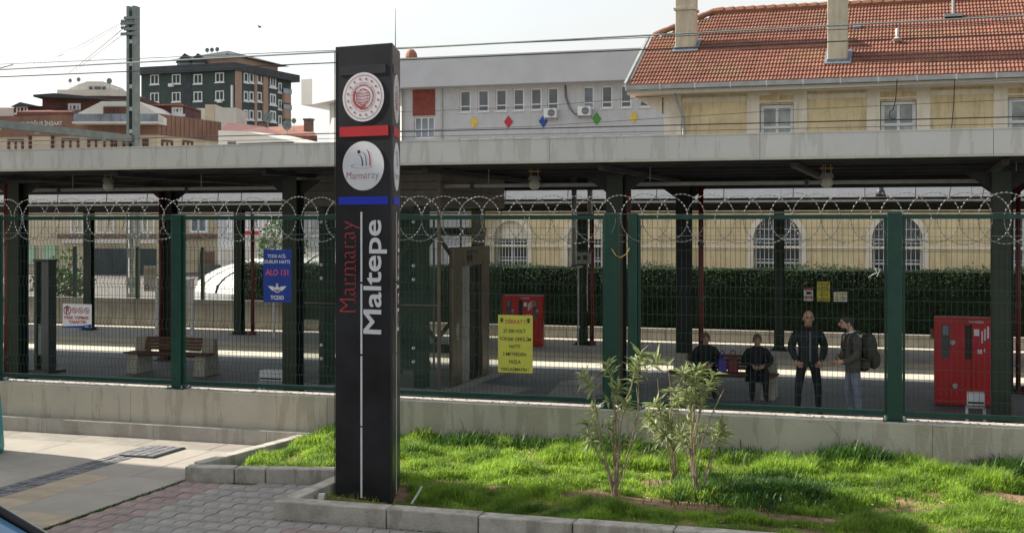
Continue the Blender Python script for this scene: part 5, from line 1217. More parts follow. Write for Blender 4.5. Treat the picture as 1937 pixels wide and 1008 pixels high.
# ================================================================== BENCHES
def bench(u, v, label):
    t = thing('bench', label, 'bench', (u, v, ZP), 0, 'wood and concrete platform benches')
    for s in (-1, 1):
        m = MB(); x = s*.80
        prof = [(-.32,0),(.30,0),(.20,.74),(.06,.74),(-.0,.42),(-.24,.42)]
        a, b = x-.13, x+.13
        m.add([(a,y,z) for y,z in prof]+[(b,y,z) for y,z in prof], [tuple(range(6)), tuple(range(11,5,-1))]+[(i, 6+i, 6+(i+1)%6, (i+1)%6) for i in range(6)]); m.build('end_block', 'concbench', t, bevel=.015)
    for i in range(5): MB().box(-.98, .98, -.33+i*.075, -.275+i*.075, .425, .455).build('seat_slat', 'wood', t)
    for i in range(4): MB().obox((-.67, -.005+i*.021, .49+i*.068), (1.34,0,0), (0,.018,.056), (0,-.022,.007)).build('back_slat', 'wood', t)
    MB().box(-.67,.67,-.28,-.02,.38,.424).build('seat_frame', 'greyd', t)
    return t
bench(-10.72, 10.3, 'empty bench with dark wood slats and concrete ends behind the left fence post')
bench(.72, 10.3, 'bench with concrete ends on which two women in black sit')
# ================================================================== FIRE CABINETS
def cabinet(u, v, z, rz, label, w=1.14, h=1.5, d=.35):
    t = thing('fire_cabinet', label, 'fire cabinet', (u, v, z), rz, 'red fire cabinets on the platforms')
    MB().box(-w/2, w/2, -d/2, d/2, .03, h).build('body', 'cabinet', t, bevel=.012)
    MB().box(-w/2+.05, w/2-.05, -d/2+.02, d/2-.02, 0, .029).build('plinth', 'greyd', t)
    for s in (-1, 1):
        x0, x1 = (-w/2+.02, -.005) if s < 0 else (.005, w/2-.02)
        dr = MB().box(x0, x1, -d/2-.012, -d/2-.001, .06, h-.03).build('door', 'cabinet', t, bevel=.004)
        q = MB(); q.tube((s*-.0+ (x0+.28 if s < 0 else x1-.13), -d/2-.04, h-.42), ((x0+.28 if s < 0 else x1-.13), -d/2-.013, h-.42), .045, 12); q.build('lock_disc', 'steel', dr)
        c0 = x0+.10 if s < 0 else x1-.27
        MB().box(c0, c0+.13, -d/2-.018, -d/2-.0125, h-.70, h-.12).build('window', 'dglass', dr)
        MB().box(c0+.02, c0+.11, -d/2-.03, -d/2-.0185, h-.30, h-.14).build('hose_nozzle', 'lead', dr)
    MB().box(-.10, .0, -d/2-.018, -d/2-.0125, h-.70, h-.12).build('slot', 'ink', t)
    dr = MB().box(.02, .32, -d/2-.020, -d/2-.0125, h-.70, h-.10).build('instruction_plate', 'redv', t)
    for (x, z_, w_, h_) in ((.04, h-.30, .09, .11), (.16, h-.42, .02, .2), (.20, h-.38, .03, .2), (.25, h-.34, .03, .2), (.10, h-.60, .07, .07), (.20, h-.58, .02, .07)):
        MB().box(x, x+w_, -d/2-.022, -d/2-.0205, z_, z_+h_).build('symbol', 'white', dr)
    F = Face((-w/2, -d/2-.013), (w/2, -d/2-.013))
    vs, fs, _ = text_mesh('YANGIN', bold=.02); m = MB(); m.add([(-.05+.24*x, -d/2-.0135, h-.085+.04*y) for x, y in vs], fs); m.build('lettering', 'white', t)
    m = MB(); m.tube((-w/2+.34, -d/2-.04, .36),(-w/2+.34, -d/2-.013, .36), .045, 12); m.build('lock_disc', 'steel', t)
    MB().box(-w/2-.06, -w/2-.001, -.06, .06, h-.38, h-.22).build('side_valve', 'orange', t)
    return t
cabinet(4.92, 10.35, ZP, 0, 'large red fire cabinet on the near platform left of the right hand column', h=1.52, w=1.2)
cabinet(-6.50, 21.3, ZF, math.radians(8), 'smaller looking red fire cabinet on the far platform behind the yellow warning sign', h=1.42)
def utility(px0, px1, py0, py1, v, label, lid=False):
    p = onv((px0+px1)/2, py1, v); pw_ = onv(px1, py1, v).x-onv(px0, py1, v).x; top = onv((px0+px1)/2, py0, v).z; t = thing('utility_box', label, 'box', (p.x, v, ZP)); h = top-ZP; w = abs(pw_)/2
    MB().box(-w, w, -.12, .12, h-.19, h).build('housing', 'pvc', t, bevel=.01)
    MB().box(-w*.9, w*.9, -.125, -.121, h-.16, h-.13).build('slot', 'ink', t); MB().box(-w*1.1, w*1.1, -.14, .14, h-.23, h-.20).build('tray', 'steel', t)
    for s in (-1, 1): MB().box(s*w-.02, s*w+.02, -.1, -.06, 0, h-.231).build('leg', 'pvc', t); MB().box(s*w-.02, s*w+.02, .06, .1, 0, h-.231).build('leg', 'pvc', t)
utility(1829, 1862, 742, 790, 8.4, 'small white metal box on thin legs in front of the red cabinet')
utility(496, 540, 700, 745, 8.6, 'pale grey metal box on legs between the left bench and the canopy column')
# ================================================================== INFO TOTEM, NOTICE BOARDS, POLE
p = onz(85, 702, ZP); IT = thing('info_totem', 'slim dark grey information totem on a base plate at the left', 'totem', (p.x, p.y, ZP), math.radians(-14))
MB().box(-.40,.40,-.22,.22,0,.05).build('base_plate', 'greyd', IT); MB().box(.02,.25,-.10,.10,.05,2.32).build('slab', 'greyd', IT, bevel=.01)
MB().box(-.25,-.17,-.08,.08,.05,2.32).build('side_post', 'black', IT); MB().box(-.169,.019,-.03,.03,.1,2.28).build('glass_screen', 'glass', IT); MB().box(-.25,.25,-.11,.11,2.321,2.36).build('cap', 'black', IT)
MB().box(-.15,.0,-.06,-.031,.35,1.0).build('cable_bundle', 'mast', IT)
p = onz(330, 634, ZF); NB = thing('notice_board', 'white framed notice board on two legs, on the far platform behind the bench', 'notice board', (p.x, p.y, ZF)); w = .62
for s in (-1, 1): MB().box(s*w-.04, s*w+.04, -.04, .04, 0, 1.75).build('leg', 'pvc', NB)
MB().box(-w+.041, w-.041, -.03, .03, .85, 1.72).build('board', 'fascia', NB); MB().box(-.1,.15,-.034,-.031,1.3,1.5).build('yellow_notice', 'dyel', NB); MB().box(.25,.5,-.034,-.031,1.0,1.6).build('poster', 'pale', NB)
t, r = sign_box('notice_sign', 'white notice panel with red prohibition mark, left of the framed board', 'sign', (272, 296, 503, 551), 'fascia', Face((-30, 24.0), (10, 24.0)))
Fx = Face((-30, 24.0), (10, 24.0)); a0, a1, z0, z1 = r; ring(Fx, a0+.12, z0+.14, .06, .09, 'redink', 'prohibition_ring', t, o=.004, n=18); m = MB(); Fx.box(m, a0+.05, a1-.05, z1-.3, z1-.1, .001, .004); m.build('print_block', 'sand_r', t, world=True)
p = onz(518, 640, ZF); SPo = thing('sign_pole', 'thin white pole on the far platform under the blue sign', 'pole', (p.x, p.y, ZF)); MB().tube((0,0,.02),(0,0,1.5),.035,8).build('pole', 'pvc', SPo); MB().tube((0,0,0),(0,0,.02),.12,10).build('foot', 'steel', SPo)
p = onz(1100, 655, ZF); SP2 = thing('thin_pole', 'thin grey rod with a white knob beside the far column with the grey box', 'pole', (onv(1094, 600, 21.6).x, 21.6, ZF)); MB().tube((0,0,.0),(0,0,2.2),.025,8).build('rod', 'steel', SP2); MB().ell((0,0,.55), .05,.05,.05).build('knob', 'white', SP2); MB().box(-.2,.12,-.03,.03,2.2,2.25).build('cross_piece','pvc',SP2)
for i, (px, lb) in enumerate(((1666, 'dark bell shaped lamp hanging under the far canopy above the standing men'), (939, 'dark bell shaped lamp hanging under the far canopy right of the lift'))):
    p = onv(px, 362, 16.8); t = thing('hanging_lamp', lb, 'lamp', (p.x, p.y, p.z), 0, 'bell lamps under the far canopy'); MB().tube((0,0,-.12),(0,0,.1),.13,12,r1=.05).build('shade', 'greyd', t, smooth=True); MB().tube((0,0,.1),(0,0,.35),.015,6).build('stem', 'greyd', t)
# plastic strip tied to the mesh, fence latch
p = onv(1655, 515, .27); m = MB(); m.path([(p.x-.06,.24,p.z-.05),(p.x-.02,.23,p.z-.02),(p.x+.02,.235,p.z+.0),(p.x+.0,.23,p.z+.04),(p.x+.05,.24,p.z+.03),(p.x+.02,.24,p.z-.04)], .006, 5); tag(m.build('plastic_strip', 'white'), 'white scrap of plastic strip tied to the mesh left of the wide post', 'plastic strip')
p = onv(1174, 480, .2); m = MB(); m.path([(1.03,.2,p.z+.05),(1.08,.18,p.z-.02),(1.13,.18,p.z-.04),(1.19,.19,p.z+.0),(1.22,.2,p.z+.06)], .006, 6); tag(m.build('yellow_hose', 'brass'), 'short yellowish hose slung between the twin green fence posts', 'hose')
# ================================================================== TURQUOISE BIN, CAR
p = onz(-42, 860, 0); TB = thing('recycling_bell', 'turquoise rounded plastic container cut by the left photo edge', 'container', (p.x, p.y, 0))
m = MB(); n = 24; prof = [(.20,.03),(.262,.035),(.272,.08),(.255,.3),(.235,.6),(.20,.85),(.12,1.0),(.02,1.05)]
for i, (r_, z_) in enumerate(prof): m.v += [(r_*math.cos(2*math.pi*j/n), r_*math.sin(2*math.pi*j/n), z_) for j in range(n)]
for i in range(len(prof)-1): m.f += [(i*n+j, i*n+(j+1)%n, (i+1)*n+(j+1)%n, (i+1)*n+j) for j in range(n)]
m.build('shell', 'teal', TB, smooth=True); MB().tube((0,0,0),(0,0,.029),.2,16).build('foot', 'greyd', TB); MB().box(-.12,.12,-.262,-.2,.62,.72).build('slot', 'black', TB)
# car: lofted hatchback body, glass, wheels
CR = thing('parked_car', 'blue grey car whose windscreen corner shows at the bottom left', 'car', (-.96, -8.43, 0), 0)
def loft(secs, nm, mt, par, smooth=True):
    n = len(secs[0]); m = MB()
    for s in secs: m.v += [tuple(q) for q in s]
    for i in range(len(secs)-1):
        for j in range(n): m.f.append((i*n+j, i*n+(j+1)%n, (i+1)*n+(j+1)%n, (i+1)*n+j))
    m.f += [tuple(range(n-1,-1,-1)), tuple((len(secs)-1)*n+j for j in range(n))]
    return m.build(nm, mt, par, smooth=smooth)
def sec(x, w, z0, z1): return [(x,-w,z0+.12),(x,-w*.86,z0),(x,w*.86,z0),(x,w,z0+.12),(x,w,z1-.16),(x,w*.93,z1-.03),(x,w*.7,z1),(x,-w*.7,z1),(x,-w*.93,z1-.03),(x,-w,z1-.16)]
loft([sec(-1.9,.66,.35,.72), sec(-1.82,.78,.22,.86), sec(-1.2,.86,.2,.92), sec(0,.88,.2,.94), sec(1.0,.87,.2,.93), sec(1.7,.82,.2,.84), sec(2.15,.70,.25,.66), sec(2.2,.6,.35,.56)], 'body', 'carblue', CR)
def cab(x, w, z, t=.0): return [(x,-w,z),(x,w,z)]
rf = MB(); zr = 1.41
rf.add([(-1.15,-.60,zr-.06),(-.9,-.62,zr),(.30,-.60,zr),(.52,-.585,zr-.055),(.52,.585,zr-.055),(.30,.60,zr),(-.9,.62,zr),(-1.15,.60,zr-.06)], [tuple(range(7,-1,-1))[::-1]])
rf.build('roof', 'carblue', CR, bevel=0)
g = MB(); g.add([(.53,-.57,zr-.065),(.53,.57,zr-.065),(1.28,.74,.945),(1.28,-.74,.945)], [(0,3,2,1)]); ws = g.build('windscreen', 'carglass', CR)
for s in (-1, 1):
    m = MB(); m.path([(.50,s*.595,zr-.04),(.9,s*.675,1.165),(1.30,s*.765,.94)], .022, 6); m.build('windscreen_seal', 'rubber', CR, smooth=True)
    m = MB(); m.path([(-1.15,s*.62,zr-.07),(-.9,s*.635,zr-.01),(.30,s*.62,zr-.01),(.50,s*.615,zr-.05),(.9,s*.70,1.15),(1.32,s*.79,.92)], .026, 8); m.build('roof_rail', 'steel', CR, smooth=True)
    m = MB(); m.add([(-1.1,s*.64,zr-.1),(.45,s*.63,zr-.1),(1.2,s*.80,.95),(-1.6,s*.80,.93)], [(0,1,2,3)]); m.build('side_window', 'carglass', CR)
    for x in (-1.25, 1.35):
        wl = MB().tube((x,s*.70,.31),(x,s*.89,.31),.31,24).build('wheel', 'rubber', CR); MB().tube((x,s*.891,.31),(x,s*.90,.31),.2,16).build('rim', 'steel', wl)
    if s < 0: MB().ell((1.1,s*.92,.98), .08,.11,.07).build('mirror', 'carblue', CR, smooth=True)
    MB().ell((2.05,s*.52,.58), .12,.16,.07).build('headlight', 'white', CR, smooth=True)
m = MB(); m.add([(-1.17,-.6,zr-.08),(-1.17,.6,zr-.08),(-1.7,.72,.93),(-1.7,-.72,.93)], [(0,1,2,3)]); m.build('rear_window', 'carglass', CR)
# ================================================================== PEOPLE
def skin_mesh(bones, radii, mats, classify, sub=1):
    """bones: list of chains of named joints; one continuous skin surface"""
    names = []; 
    for c in bones:
        for j, p in c:
            if j not in names: names.append(j)
    pos = {}; 
    for c in bones:
        for j, p in c:
            if p is not None: pos[j] = p
    idx = {n: i for i, n in enumerate(names)}; es = []
    for c in bones:
        for a, b in zip(c[:-1], c[1:]): es.append((idx[a[0]], idx[b[0]]))
    me = bpy.data.meshes.new('skel'); me.from_pydata([pos[n] for n in names], es, []); ob = bpy.data.objects.new('skel', me); COL.objects.link(ob)
    md = ob.modifiers.new('skin', 'SKIN'); md.use_smooth_shade = True; md.branch_smoothing = .6
    sb = ob.modifiers.new('sub', 'SUBSURF'); sb.levels = sub; sb.render_levels = sub
    for n in names:
        r = radii[n]; sv = me.skin_vertices[0].data[idx[n]]; sv.radius = r if isinstance(r, tuple) else (r, r); sv.use_root = (n == 'pelvis')
    bpy.context.view_layer.update(); dg = bpy.context.evaluated_depsgraph_get(); out = bpy.data.meshes.new_from_object(ob.evaluated_get(dg)); bpy.data.objects.remove(ob); bpy.data.meshes.remove(me)
    return out
def make_person(label, loc, rz, P, R, cls, mts, hair=None, face_yaw=0, head_scale=1.0, beard=None, group=None):
    t = thing('person', label, 'person', loc, rz, group)
    ch = []
    g = lambda n: (n, P[n])
    ch.append([g('pelvis'), g('waist'), g('chest'), g('neck0'), g('neck'), g('head')])
    for s in 'LR':
        ch.append([g('chest'), g('sh'+s), g('el'+s), g('wr'+s), g('pa'+s)])
        ch.append([g('pelvis'), g('hip'+s), g('kn'+s), g('an'+s), g('toe'+s)])
        w, p = Vector(P['wr'+s]), Vector(P['pa'+s]); d = (p-w).normalized(); side = d.cross(Vector((0,1,0)));
        if side.length < .1: side = d.cross(Vector((1,0,0)))
        side.normalize(); curl = d.cross(side)
        for k in range(5):
            b = p+side*(k-2)*.020+d*.01; L_ = (.045,.065,.072,.066,.052)[k]
            dd = d if k else (d+side*-1.2).normalized(); n1, n2 = 'f%s%da' % (s, k), 'f%s%db' % (s, k)
            P[n1] = tuple(b+dd*L_*.5); P[n2] = tuple(b+dd*L_+curl*.014); R[n1] = .0095; R[n2] = .0085; ch.append([('pa'+s, P['pa'+s]), (n1, P[n1]), (n2, P[n2])])
    base = skin_mesh(ch, R, mts, cls)
    bm = bmesh.new(); bm.from_mesh(base); bpy.data.meshes.remove(base)
    for f in bm.faces: f.material_index = cls(f.calc_center_median()); f.smooth = True
    # head: skull, jaw, nose, ears, eyes grown on the same mesh
    H = Vector(P['head']); rot = Matrix.Rotation(face_yaw, 3, 'Z'); sk = mts.index('skin') if 'skin' in mts else 0; dk = len(mts)
    def blob(c, r, mi, seg=14):
        m = bmesh.ops.create_uvsphere(bm, u_segments=seg, v_segments=max(6, seg-4), radius=1)
        for v in m['verts']: v.co = H+rot@(Vector((v.co.x*r[0], v.co.y*r[1], v.co.z*r[2]))+Vector(c))*head_scale
        for f in {f for v in m['verts'] for f in v.link_faces}: f.material_index = mi; f.smooth = True
    blob((0,.0,.02), (.078,.098,.105), sk); blob((0,-.028,-.055), (.056,.062,.065), sk); blob((0,-.105,-.012), (.013,.022,.024), sk, 8)
    for s in (-1, 1):
        blob((s*.080,.008,-.01), (.012,.022,.032), sk, 8); blob((s*.031,-.090,.012), (.013,.008,.008), dk, 8); blob((s*.031,-.094,.030), (.020,.008,.005), dk, 8)
    blob((0,-.088,-.058), (.022,.008,.006), dk, 8)
    if beard: blob((0,-.040,-.078), (.058,.058,.048), dk)
    me = bpy.data.meshes.new('body'); bm.to_mesh(me); bm.free()
    for m_ in mts: me.materials.append(M[m_])
    me.materials.append(M[hair[0] if hair else 'hairk'])
    put('body', me, t)
    if hair:
        m = MB(); R_ = random.Random(len(label)); n, k = 18, 9; b = 0
        for i in range(k+1):
            th = (math.pi*(hair[1]))*i/k
            for j in range(n):
                ph = 2*math.pi*j/n; fr = max(0, -math.sin(ph)); tt = th*(1-.42*fr); q = Vector((.086*math.sin(tt)*math.cos(ph), .106*math.sin(tt)*math.sin(ph)+.006, .112*math.cos(tt)+.022))*(1+R_.uniform(-.015,.03))
                m.v.append(tuple(H+rot@q*head_scale))
        for i in range(k):
            for j in range(n): m.f.append((i*n+j, (i+1)*n+j, (i+1)*n+(j+1)%n, i*n+(j+1)%n))
        m.build('hair', hair[0], t, smooth=True)
    return t
RS = dict(pelvis=(.15,.11), waist=(.15,.115), chest=(.19,.125), neck0=(.075,.07), neck=.055, head=(.06,.07), shL=.078, shR=.078, elL=.058, elR=.058, wrL=.040, wrR=.040, paL=(.036,.022), paR=(.036,.022),
          hipL=.095, hipR=.095, knL=.066, knR=.066, anL=.046, anR=.046, toeL=.040, toeR=.040)
# 1: bald man standing, hands at jacket pockets (faces the camera = -y)
P1 = dict(pelvis=(0,0,.95), waist=(0,0,1.08), chest=(0,.01,1.31), neck0=(0,.01,1.45), neck=(0,0,1.50), head=(0,-.02,1.60),
 shL=(-.19,.01,1.38), shR=(.19,.01,1.38), elL=(-.275,.03,1.12), elR=(.275,.03,1.12), wrL=(-.20,-.07,.93), wrR=(.20,-.07,.93), paL=(-.175,-.09,.885), paR=(.175,-.09,.885),
 hipL=(-.10,0,.88), hipR=(.10,0,.88), knL=(-.155,-.01,.49), knR=(.155,-.01,.49), anL=(-.17,.02,.10), anR=(.17,.02,.10), toeL=(-.20,-.13,.045), toeR=(.20,-.13,.045))
R1 = dict(RS); R1.update(waist=(.18,.13), chest=(.215,.14), pelvis=(.17,.12), shL=.09, shR=.09, elL=.072, elR=.072, wrL=.052, wrR=.052, hipL=.10, hipR=.10)
def cls1(c):
    if abs(c.x) < .12 and c.z > 1.47: return 0
    if abs(c.x) > .12 and c.z < .925 and c.y < -.05 and c.z > .80: return 0
    if c.z > .86: return 1 if (abs(c.x) > .07 or c.y > -.05) else 2
    if c.z < .09: return 4
    return 3
m1 = make_person('bald bearded man in black jacket standing with hands at his pockets facing the fence', (2.38, 8.15, ZP), math.radians(16), P1, R1, cls1, ['skin','cblack','cnavy','cblack','rubber'], None, 0, 1.0)
MB().box(-.004,.004,-.151,-.146,.92,1.40).build('jacket_zip', 'steel', m1)
MB().path([(-.08,.02,1.475),(-.075,-.05,1.46),(0,-.09,1.44),(.075,-.05,1.46),(.08,.02,1.475)], .022, 6).build('collar', 'cblack', m1, smooth=True)
# 2: man in profile facing left with backpack, arm forward (his front is -x in the picture)
P2 = dict(pelvis=(0,0,.95), waist=(0,.01,1.08), chest=(0,.0,1.30), neck0=(0,-.02,1.44), neck=(0,-.05,1.49), head=(0,-.10,1.575),
 shL=(-.18,.0,1.36), shR=(.18,.0,1.36), elL=(-.24,-.02,1.10), elR=(.24,-.02,1.10), wrL=(-.17,-.20,.97), wrR=(.17,-.19,.99), paL=(-.14,-.27,.96), paR=(.13,-.26,.99),
 hipL=(-.09,0,.88), hipR=(.09,0,.88), knL=(-.11,-.03,.49), knR=(.10,.03,.49), anL=(-.11,.03,.10), anR=(.11,.08,.10), toeL=(-.12,-.13,.045), toeR=(.13,-.08,.045))
R2 = dict(R1)
def cls2(c):
    if abs(c.x) < .12 and c.z > 1.455 and c.y < .06: return 0
    if c.y < -.225 and c.z > .6: return 0
    if c.z > .84: return 1
    if c.z < .09: return 3
    return 2
m2 = make_person('black haired bearded man in brown jacket and faded jeans turned left, wearing a backpack', (3.10, 7.60, ZP), math.radians(-66), P2, R2, cls2, ['skin','cbrown','jeans','rubber'], ('hairk', .62), -.05, 1.03, beard=True)
MB().path([(-.075,.04,1.465),(-.07,-.05,1.445),(0,-.10,1.42),(.07,-.05,1.445),(.075,.04,1.465)], .014, 6).build('white_collar', 'white', m2, smooth=True)
bp = thing('backpack', 'dark olive backpack with bulging lower pocket on the back of the man in brown', 'backpack', (3.10, 7.60, ZP), math.radians(-66))
m = MB(); m.ell((0,.25,1.20), .17,.13,.24, 16, 12); m.build('main_bag', 'bag', bp, smooth=True); m = MB(); m.ell((0,.335,1.02), .14,.10,.16, 14, 10); m.build('front_pocket', 'bag', bp, smooth=True); m = MB(); m.ell((0,.17,.93), .16,.10,.10, 14, 10); m.build('lower_pocket', 'bag', bp, smooth=True)
for s in (-1,1): MB().path([(s*.10,.17,1.40),(s*.11,.03,1.47),(s*.12,-.12,1.38),(s*.14,-.13,1.2),(s*.15,.02,1.05),(s*.12,.17,1.02)], .018, 6).build('strap', 'greyd', bp, smooth=True)
# 3, 4: seated women
def seated(label, loc, rz, hands, hairm, wide=1.0):
    P = dict(pelvis=(0,.02,.55), waist=(0,.03,.70), chest=(0,.02,.92), neck0=(0,.0,1.05), neck=(0,-.02,1.09), head=(0,-.04,1.185),
     shL=(-.165,.0,.98), shR=(.165,.0,.98), elL=(-.27,-.04,.76), elR=(.27,-.04,.76), wrL=(-.09,-.24,.66), wrR=(.09,-.24,.66), paL=(-.045,-.29,.66), paR=(.045,-.29,.66),
     hipL=(-.10,-.02,.53), hipR=(.10,-.02,.53), knL=(-.13,-.42,.51), knR=(.13,-.42,.51), anL=(-.13,-.40,.10), anR=(.13,-.40,.10), toeL=(-.14,-.54,.04), toeR=(.14,-.54,.04))
    R = dict(RS); R.update(waist=(.17*wide,.14), chest=(.19*wide,.14), pelvis=(.18*wide,.13), shL=.085, shR=.085, elL=.075, elR=.075, wrL=.05, wrR=.05, hipL=.11, hipR=.11, knL=.078, knR=.078, anL=.055, anR=.055, toeL=.042, toeR=.042)
    def cls(c):
        if abs(c.x) < .10 and c.z > 1.065: return 0
        if c.y < -.25 and .6 < c.z and abs(c.x) < .12: return 0
        if c.z > .42: return 1
        return 2
    t = make_person(label, loc, rz, P, R, cls, ['skin','cblack','cblack'], (hairm, .72), 0, 1.0)
    m = MB(); k = 14; pts = []
    for i, (z, w, y0, y1) in enumerate(((.62,.20,-.16,.15),(.50,.245,-.30,.17),(.36,.25,-.36,.17))):
        m.v += [(w*math.cos(2*math.pi*j/k), (y0+y1)/2+(y1-y0)/2*math.sin(2*math.pi*j/k), z) for j in range(k)]
    for i in range(2):
        for j in range(k): m.f.append((i*k+j, (i+1)*k+j, (i+1)*k+(j+1)%k, i*k+(j+1)%k))
    m.build('coat_skirt', 'cblack', t, smooth=True)
    t.scale = (.92, .9, .88)
    return t
seated('person in a black coat sitting hunched at the left end of the right bench', (.40, 10.22, ZP), math.radians(14), None, 'hairg', 1.25)
w4 = seated('person with reddish hair, black coat and boots sitting at the bench middle', (1.32, 10.22, ZP), math.radians(12), None, 'hairg', 1.0)
def handbag(label, loc, mt, w, h, d, cat='handbag'):
    t = thing('handbag', label, cat, loc, math.radians(8)); m = MB(); m.add([(-w,-d,0),(w,-d,0),(w*.8,-d*.5,h),(-w*.8,-d*.5,h),(-w,d,0),(w,d,0),(w*.8,d*.5,h),(-w*.8,d*.5,h)], [(0,1,2,3),(5,4,7,6),(4,0,3,7),(1,5,6,2),(3,2,6,7),(4,5,1,0)]); m.build('bag', mt, t, bevel=.02)
    m = MB(); m.path([(-w*.5,0,h-.01),(-w*.4,0,h+.1),(0,0,h+.15),(w*.4,0,h+.1),(w*.5,0,h-.01)], .01, 6); m.build('handle', mt, t, smooth=True)
handbag('purple bag on the bench between the two seated people', (.72, 10.08, ZP+.456), 'purple', .085, .25, .06)
handbag('dark red handbag on the bench just left of the right seated person', (.90, 10.14, ZP+.456), 'redbag', .10, .26, .07)
# ================================================================== SOIL BED
import mathutils.noise as mn
def soil_z(u, v):
    f = max(0, min(1, (v+2.95)/2.9)); edge = min(1, max(0, (v+2.95)/.25))
    return .015+.135*f+ edge*(.05*mn.noise(Vector((u*.9, v*.9, 0)))+.025*mn.noise(Vector((u*2.7, v*2.7, 3))))
def in_bed(u, v):
    if u > -.96: return -2.92 < v < .125
    ka = KA0.y+(u-KA0.x)*.2143+.17
    le = -2.46+(v+1.78)*.12
    return le < u and ka < v < .125
g = 0.06; nu, nv = int((13.5+2.6)/g), int((.13+2.93)/g); m = MB(); ids = {}
for i in range(nu+1):
    for j in range(nv+1):
        u, v = -2.6+i*g, -2.93+j*g; ids[i, j] = len(m.v); m.v.append((u, v, soil_z(u, v)))
for i in range(nu):
    for j in range(nv):
        if in_bed(-2.6+(i+.5)*g, -2.93+(j+.5)*g): m.f.append((ids[i,j], ids[i+1,j], ids[i+1,j+1], ids[i,j+1]))
so_ = m.build('soil', 'soil', kind='structure', smooth=True)
BARE = [(1.85,-1.80,.9,.26),(1.95,-1.05,.45,.22),(3.35,-1.95,.55,.10),(-.02,-2.62,.26,.20),(3.6,-1.2,.5,.06),(.75,-1.25,.4,.07),(3.0,-.75,.4,.07),(5.2,-1.5,.4,.1),(4.2,-2.5,.5,.12),(.35,-1.6,.3,.08),(4.9,-.75,.4,.10),(2.9,-2.35,.5,.09)]
def bare(u, v):
    k = 0
    for a, b, c, d in BARE:
        q = ((u-a)/c)**2+((v-b)/d)**2
        k = max(k, 1-q*.8)
    return k
# ------------------------------------------------------------------ grass: blades as geometry
Rg = random.Random(11); gb, wb = MB(), MB()
def blade(mb, x, y, z, h, w, lean, az):
    dx, dy = math.cos(az), math.sin(az); px, py = -dy*w, dx*w
    a = (x+dx*lean*.35, y+dy*lean*.35, z+h*.6); b = (x+dx*lean, y+dy*lean, z+h*(1-.25*min(1, lean/h)))
    mb.v += [(x-px,y-py,z),(x+px,y+py,z),(a[0]+px*.8,a[1]+py*.8,a[2]),(a[0]-px*.8,a[1]-py*.8,a[2]),b]; n = len(mb.v)-5
    mb.f += [(n,n+1,n+2,n+3),(n+3,n+2,n+4)]
tot = 0; target = 175000; tries = 0
while tot < target and tries < 700000:
    tries += 1
    u = Rg.uniform(-2.5, 8.2); v = Rg.uniform(-2.92, .12)
    if not in_bed(u, v): continue
    X = ((u-CAM[0])*CP+(v-CAM[1])*SP); D = -(u-CAM[0])*SP+(v-CAM[1])*CP
    if abs(X/D) > .45: continue
    if (u+.55)**2+(v+2.2)**2 < .10: continue
    if u < -.3 and v < -2.0 and u > -.98 and Rg.random() < .9: continue
    k = bare(u, v)
    if k > Rg.uniform(.05, .45): continue
    cl = mn.noise(Vector((u*1.6, v*2.2, 7)))*.8+.8*mn.noise(Vector((u*4.2, v*5.2, 2)))
    if Rg.random() > .85+1.0*cl: continue
    tot += 1; z = soil_z(u, v)-.005; back = max(0, (v+.55)/.67)
    h = (.028+.11*max(0, .3+cl))*Rg.uniform(.6, 1.35)*(1+.5*(back > 0)); 
    blade(gb, u, v, z, h, Rg.uniform(.0022,.0042), h*Rg.uniform(.2,1.0), Rg.uniform(0, 6.283))
gb.build('grass', 'grass', kind='stuff')
tot = 0
while tot < 15000:   # taller dark weeds against the wall and round the shrubs
    u = Rg.uniform(-2.3, 8.2)
    if Rg.random() < .72: v = .11-abs(Rg.gauss(0, .16)); 
    else: u = Rg.gauss(2.75, .35); v = Rg.gauss(-1.25, .20)
    if not in_bed(u, v): continue
    q = mn.noise(Vector((u*1.3, 5, 1)))
    if v > -.35 and Rg.random() > .45+1.3*q: continue
    tot += 1; h = Rg.uniform(.08, .20)*(1+.9*max(0, q)) if v > -.3 else Rg.uniform(.05,.15); 
    if Rg.random() < .01: h *= 1.7
    blade(wb, u, v, soil_z(u, v)-.005, h, Rg.uniform(.003,.008), h*Rg.uniform(.2,.9), Rg.uniform(0, 6.283))
wb.build('weeds', 'weed', kind='stuff')
m = MB()
for i in range(500):
    a, b, c, d = Rg.choice(BARE); u, v = a+Rg.uniform(-1,1)*c, b+Rg.uniform(-1,1)*d
    if in_bed(u, v): s = Rg.uniform(.004,.016); z = soil_z(u, v); m.add([(u-s,v,z),(u,v-s,z),(u+s,v,z),(u,v+s,z),(u,v,z+s*1.1)], [(0,1,4),(1,2,4),(2,3,4),(3,0,4)])
m.build('soil_clods', 'soil', kind='stuff')
m = MB()  # dead leaves and straw
for i in range(420):
    u, v = Rg.uniform(-.9, 6), Rg.uniform(-2.9, 0)
    if in_bed(u, v): z = soil_z(u, v)+Rg.uniform(.01,.05); a = Rg.uniform(0,6.28); s = Rg.uniform(.012,.035); m.add([(u-s*math.cos(a),v-s*math.sin(a),z),(u+.004,v,z+.006),(u+s*math.cos(a),v+s*math.sin(a),z+.004),(u-.004,v,z)], [(0,1,2,3)])
m.build('dry_litter', 'slab_buff', kind='stuff')
p = onz(787, 948, .1); tag(MB().path([(p.x-.02,p.y-.06,.09),(p.x+.005,p.y,.15),(p.x+.03,p.y+.06,.22)], .010, 6).build('metal_stub', 'steel'), 'short leaning grey metal stub in the bare soil right of the pylon foot', 'metal stub')
tag(MB().obox((-.93,-2.66,.10),(.05,.02,0),(-.01,.03,0),(.01,0,.05)).build('paper_scrap', 'white'), 'small white scrap of paper in the kerb corner left of the pylon foot', 'litter')
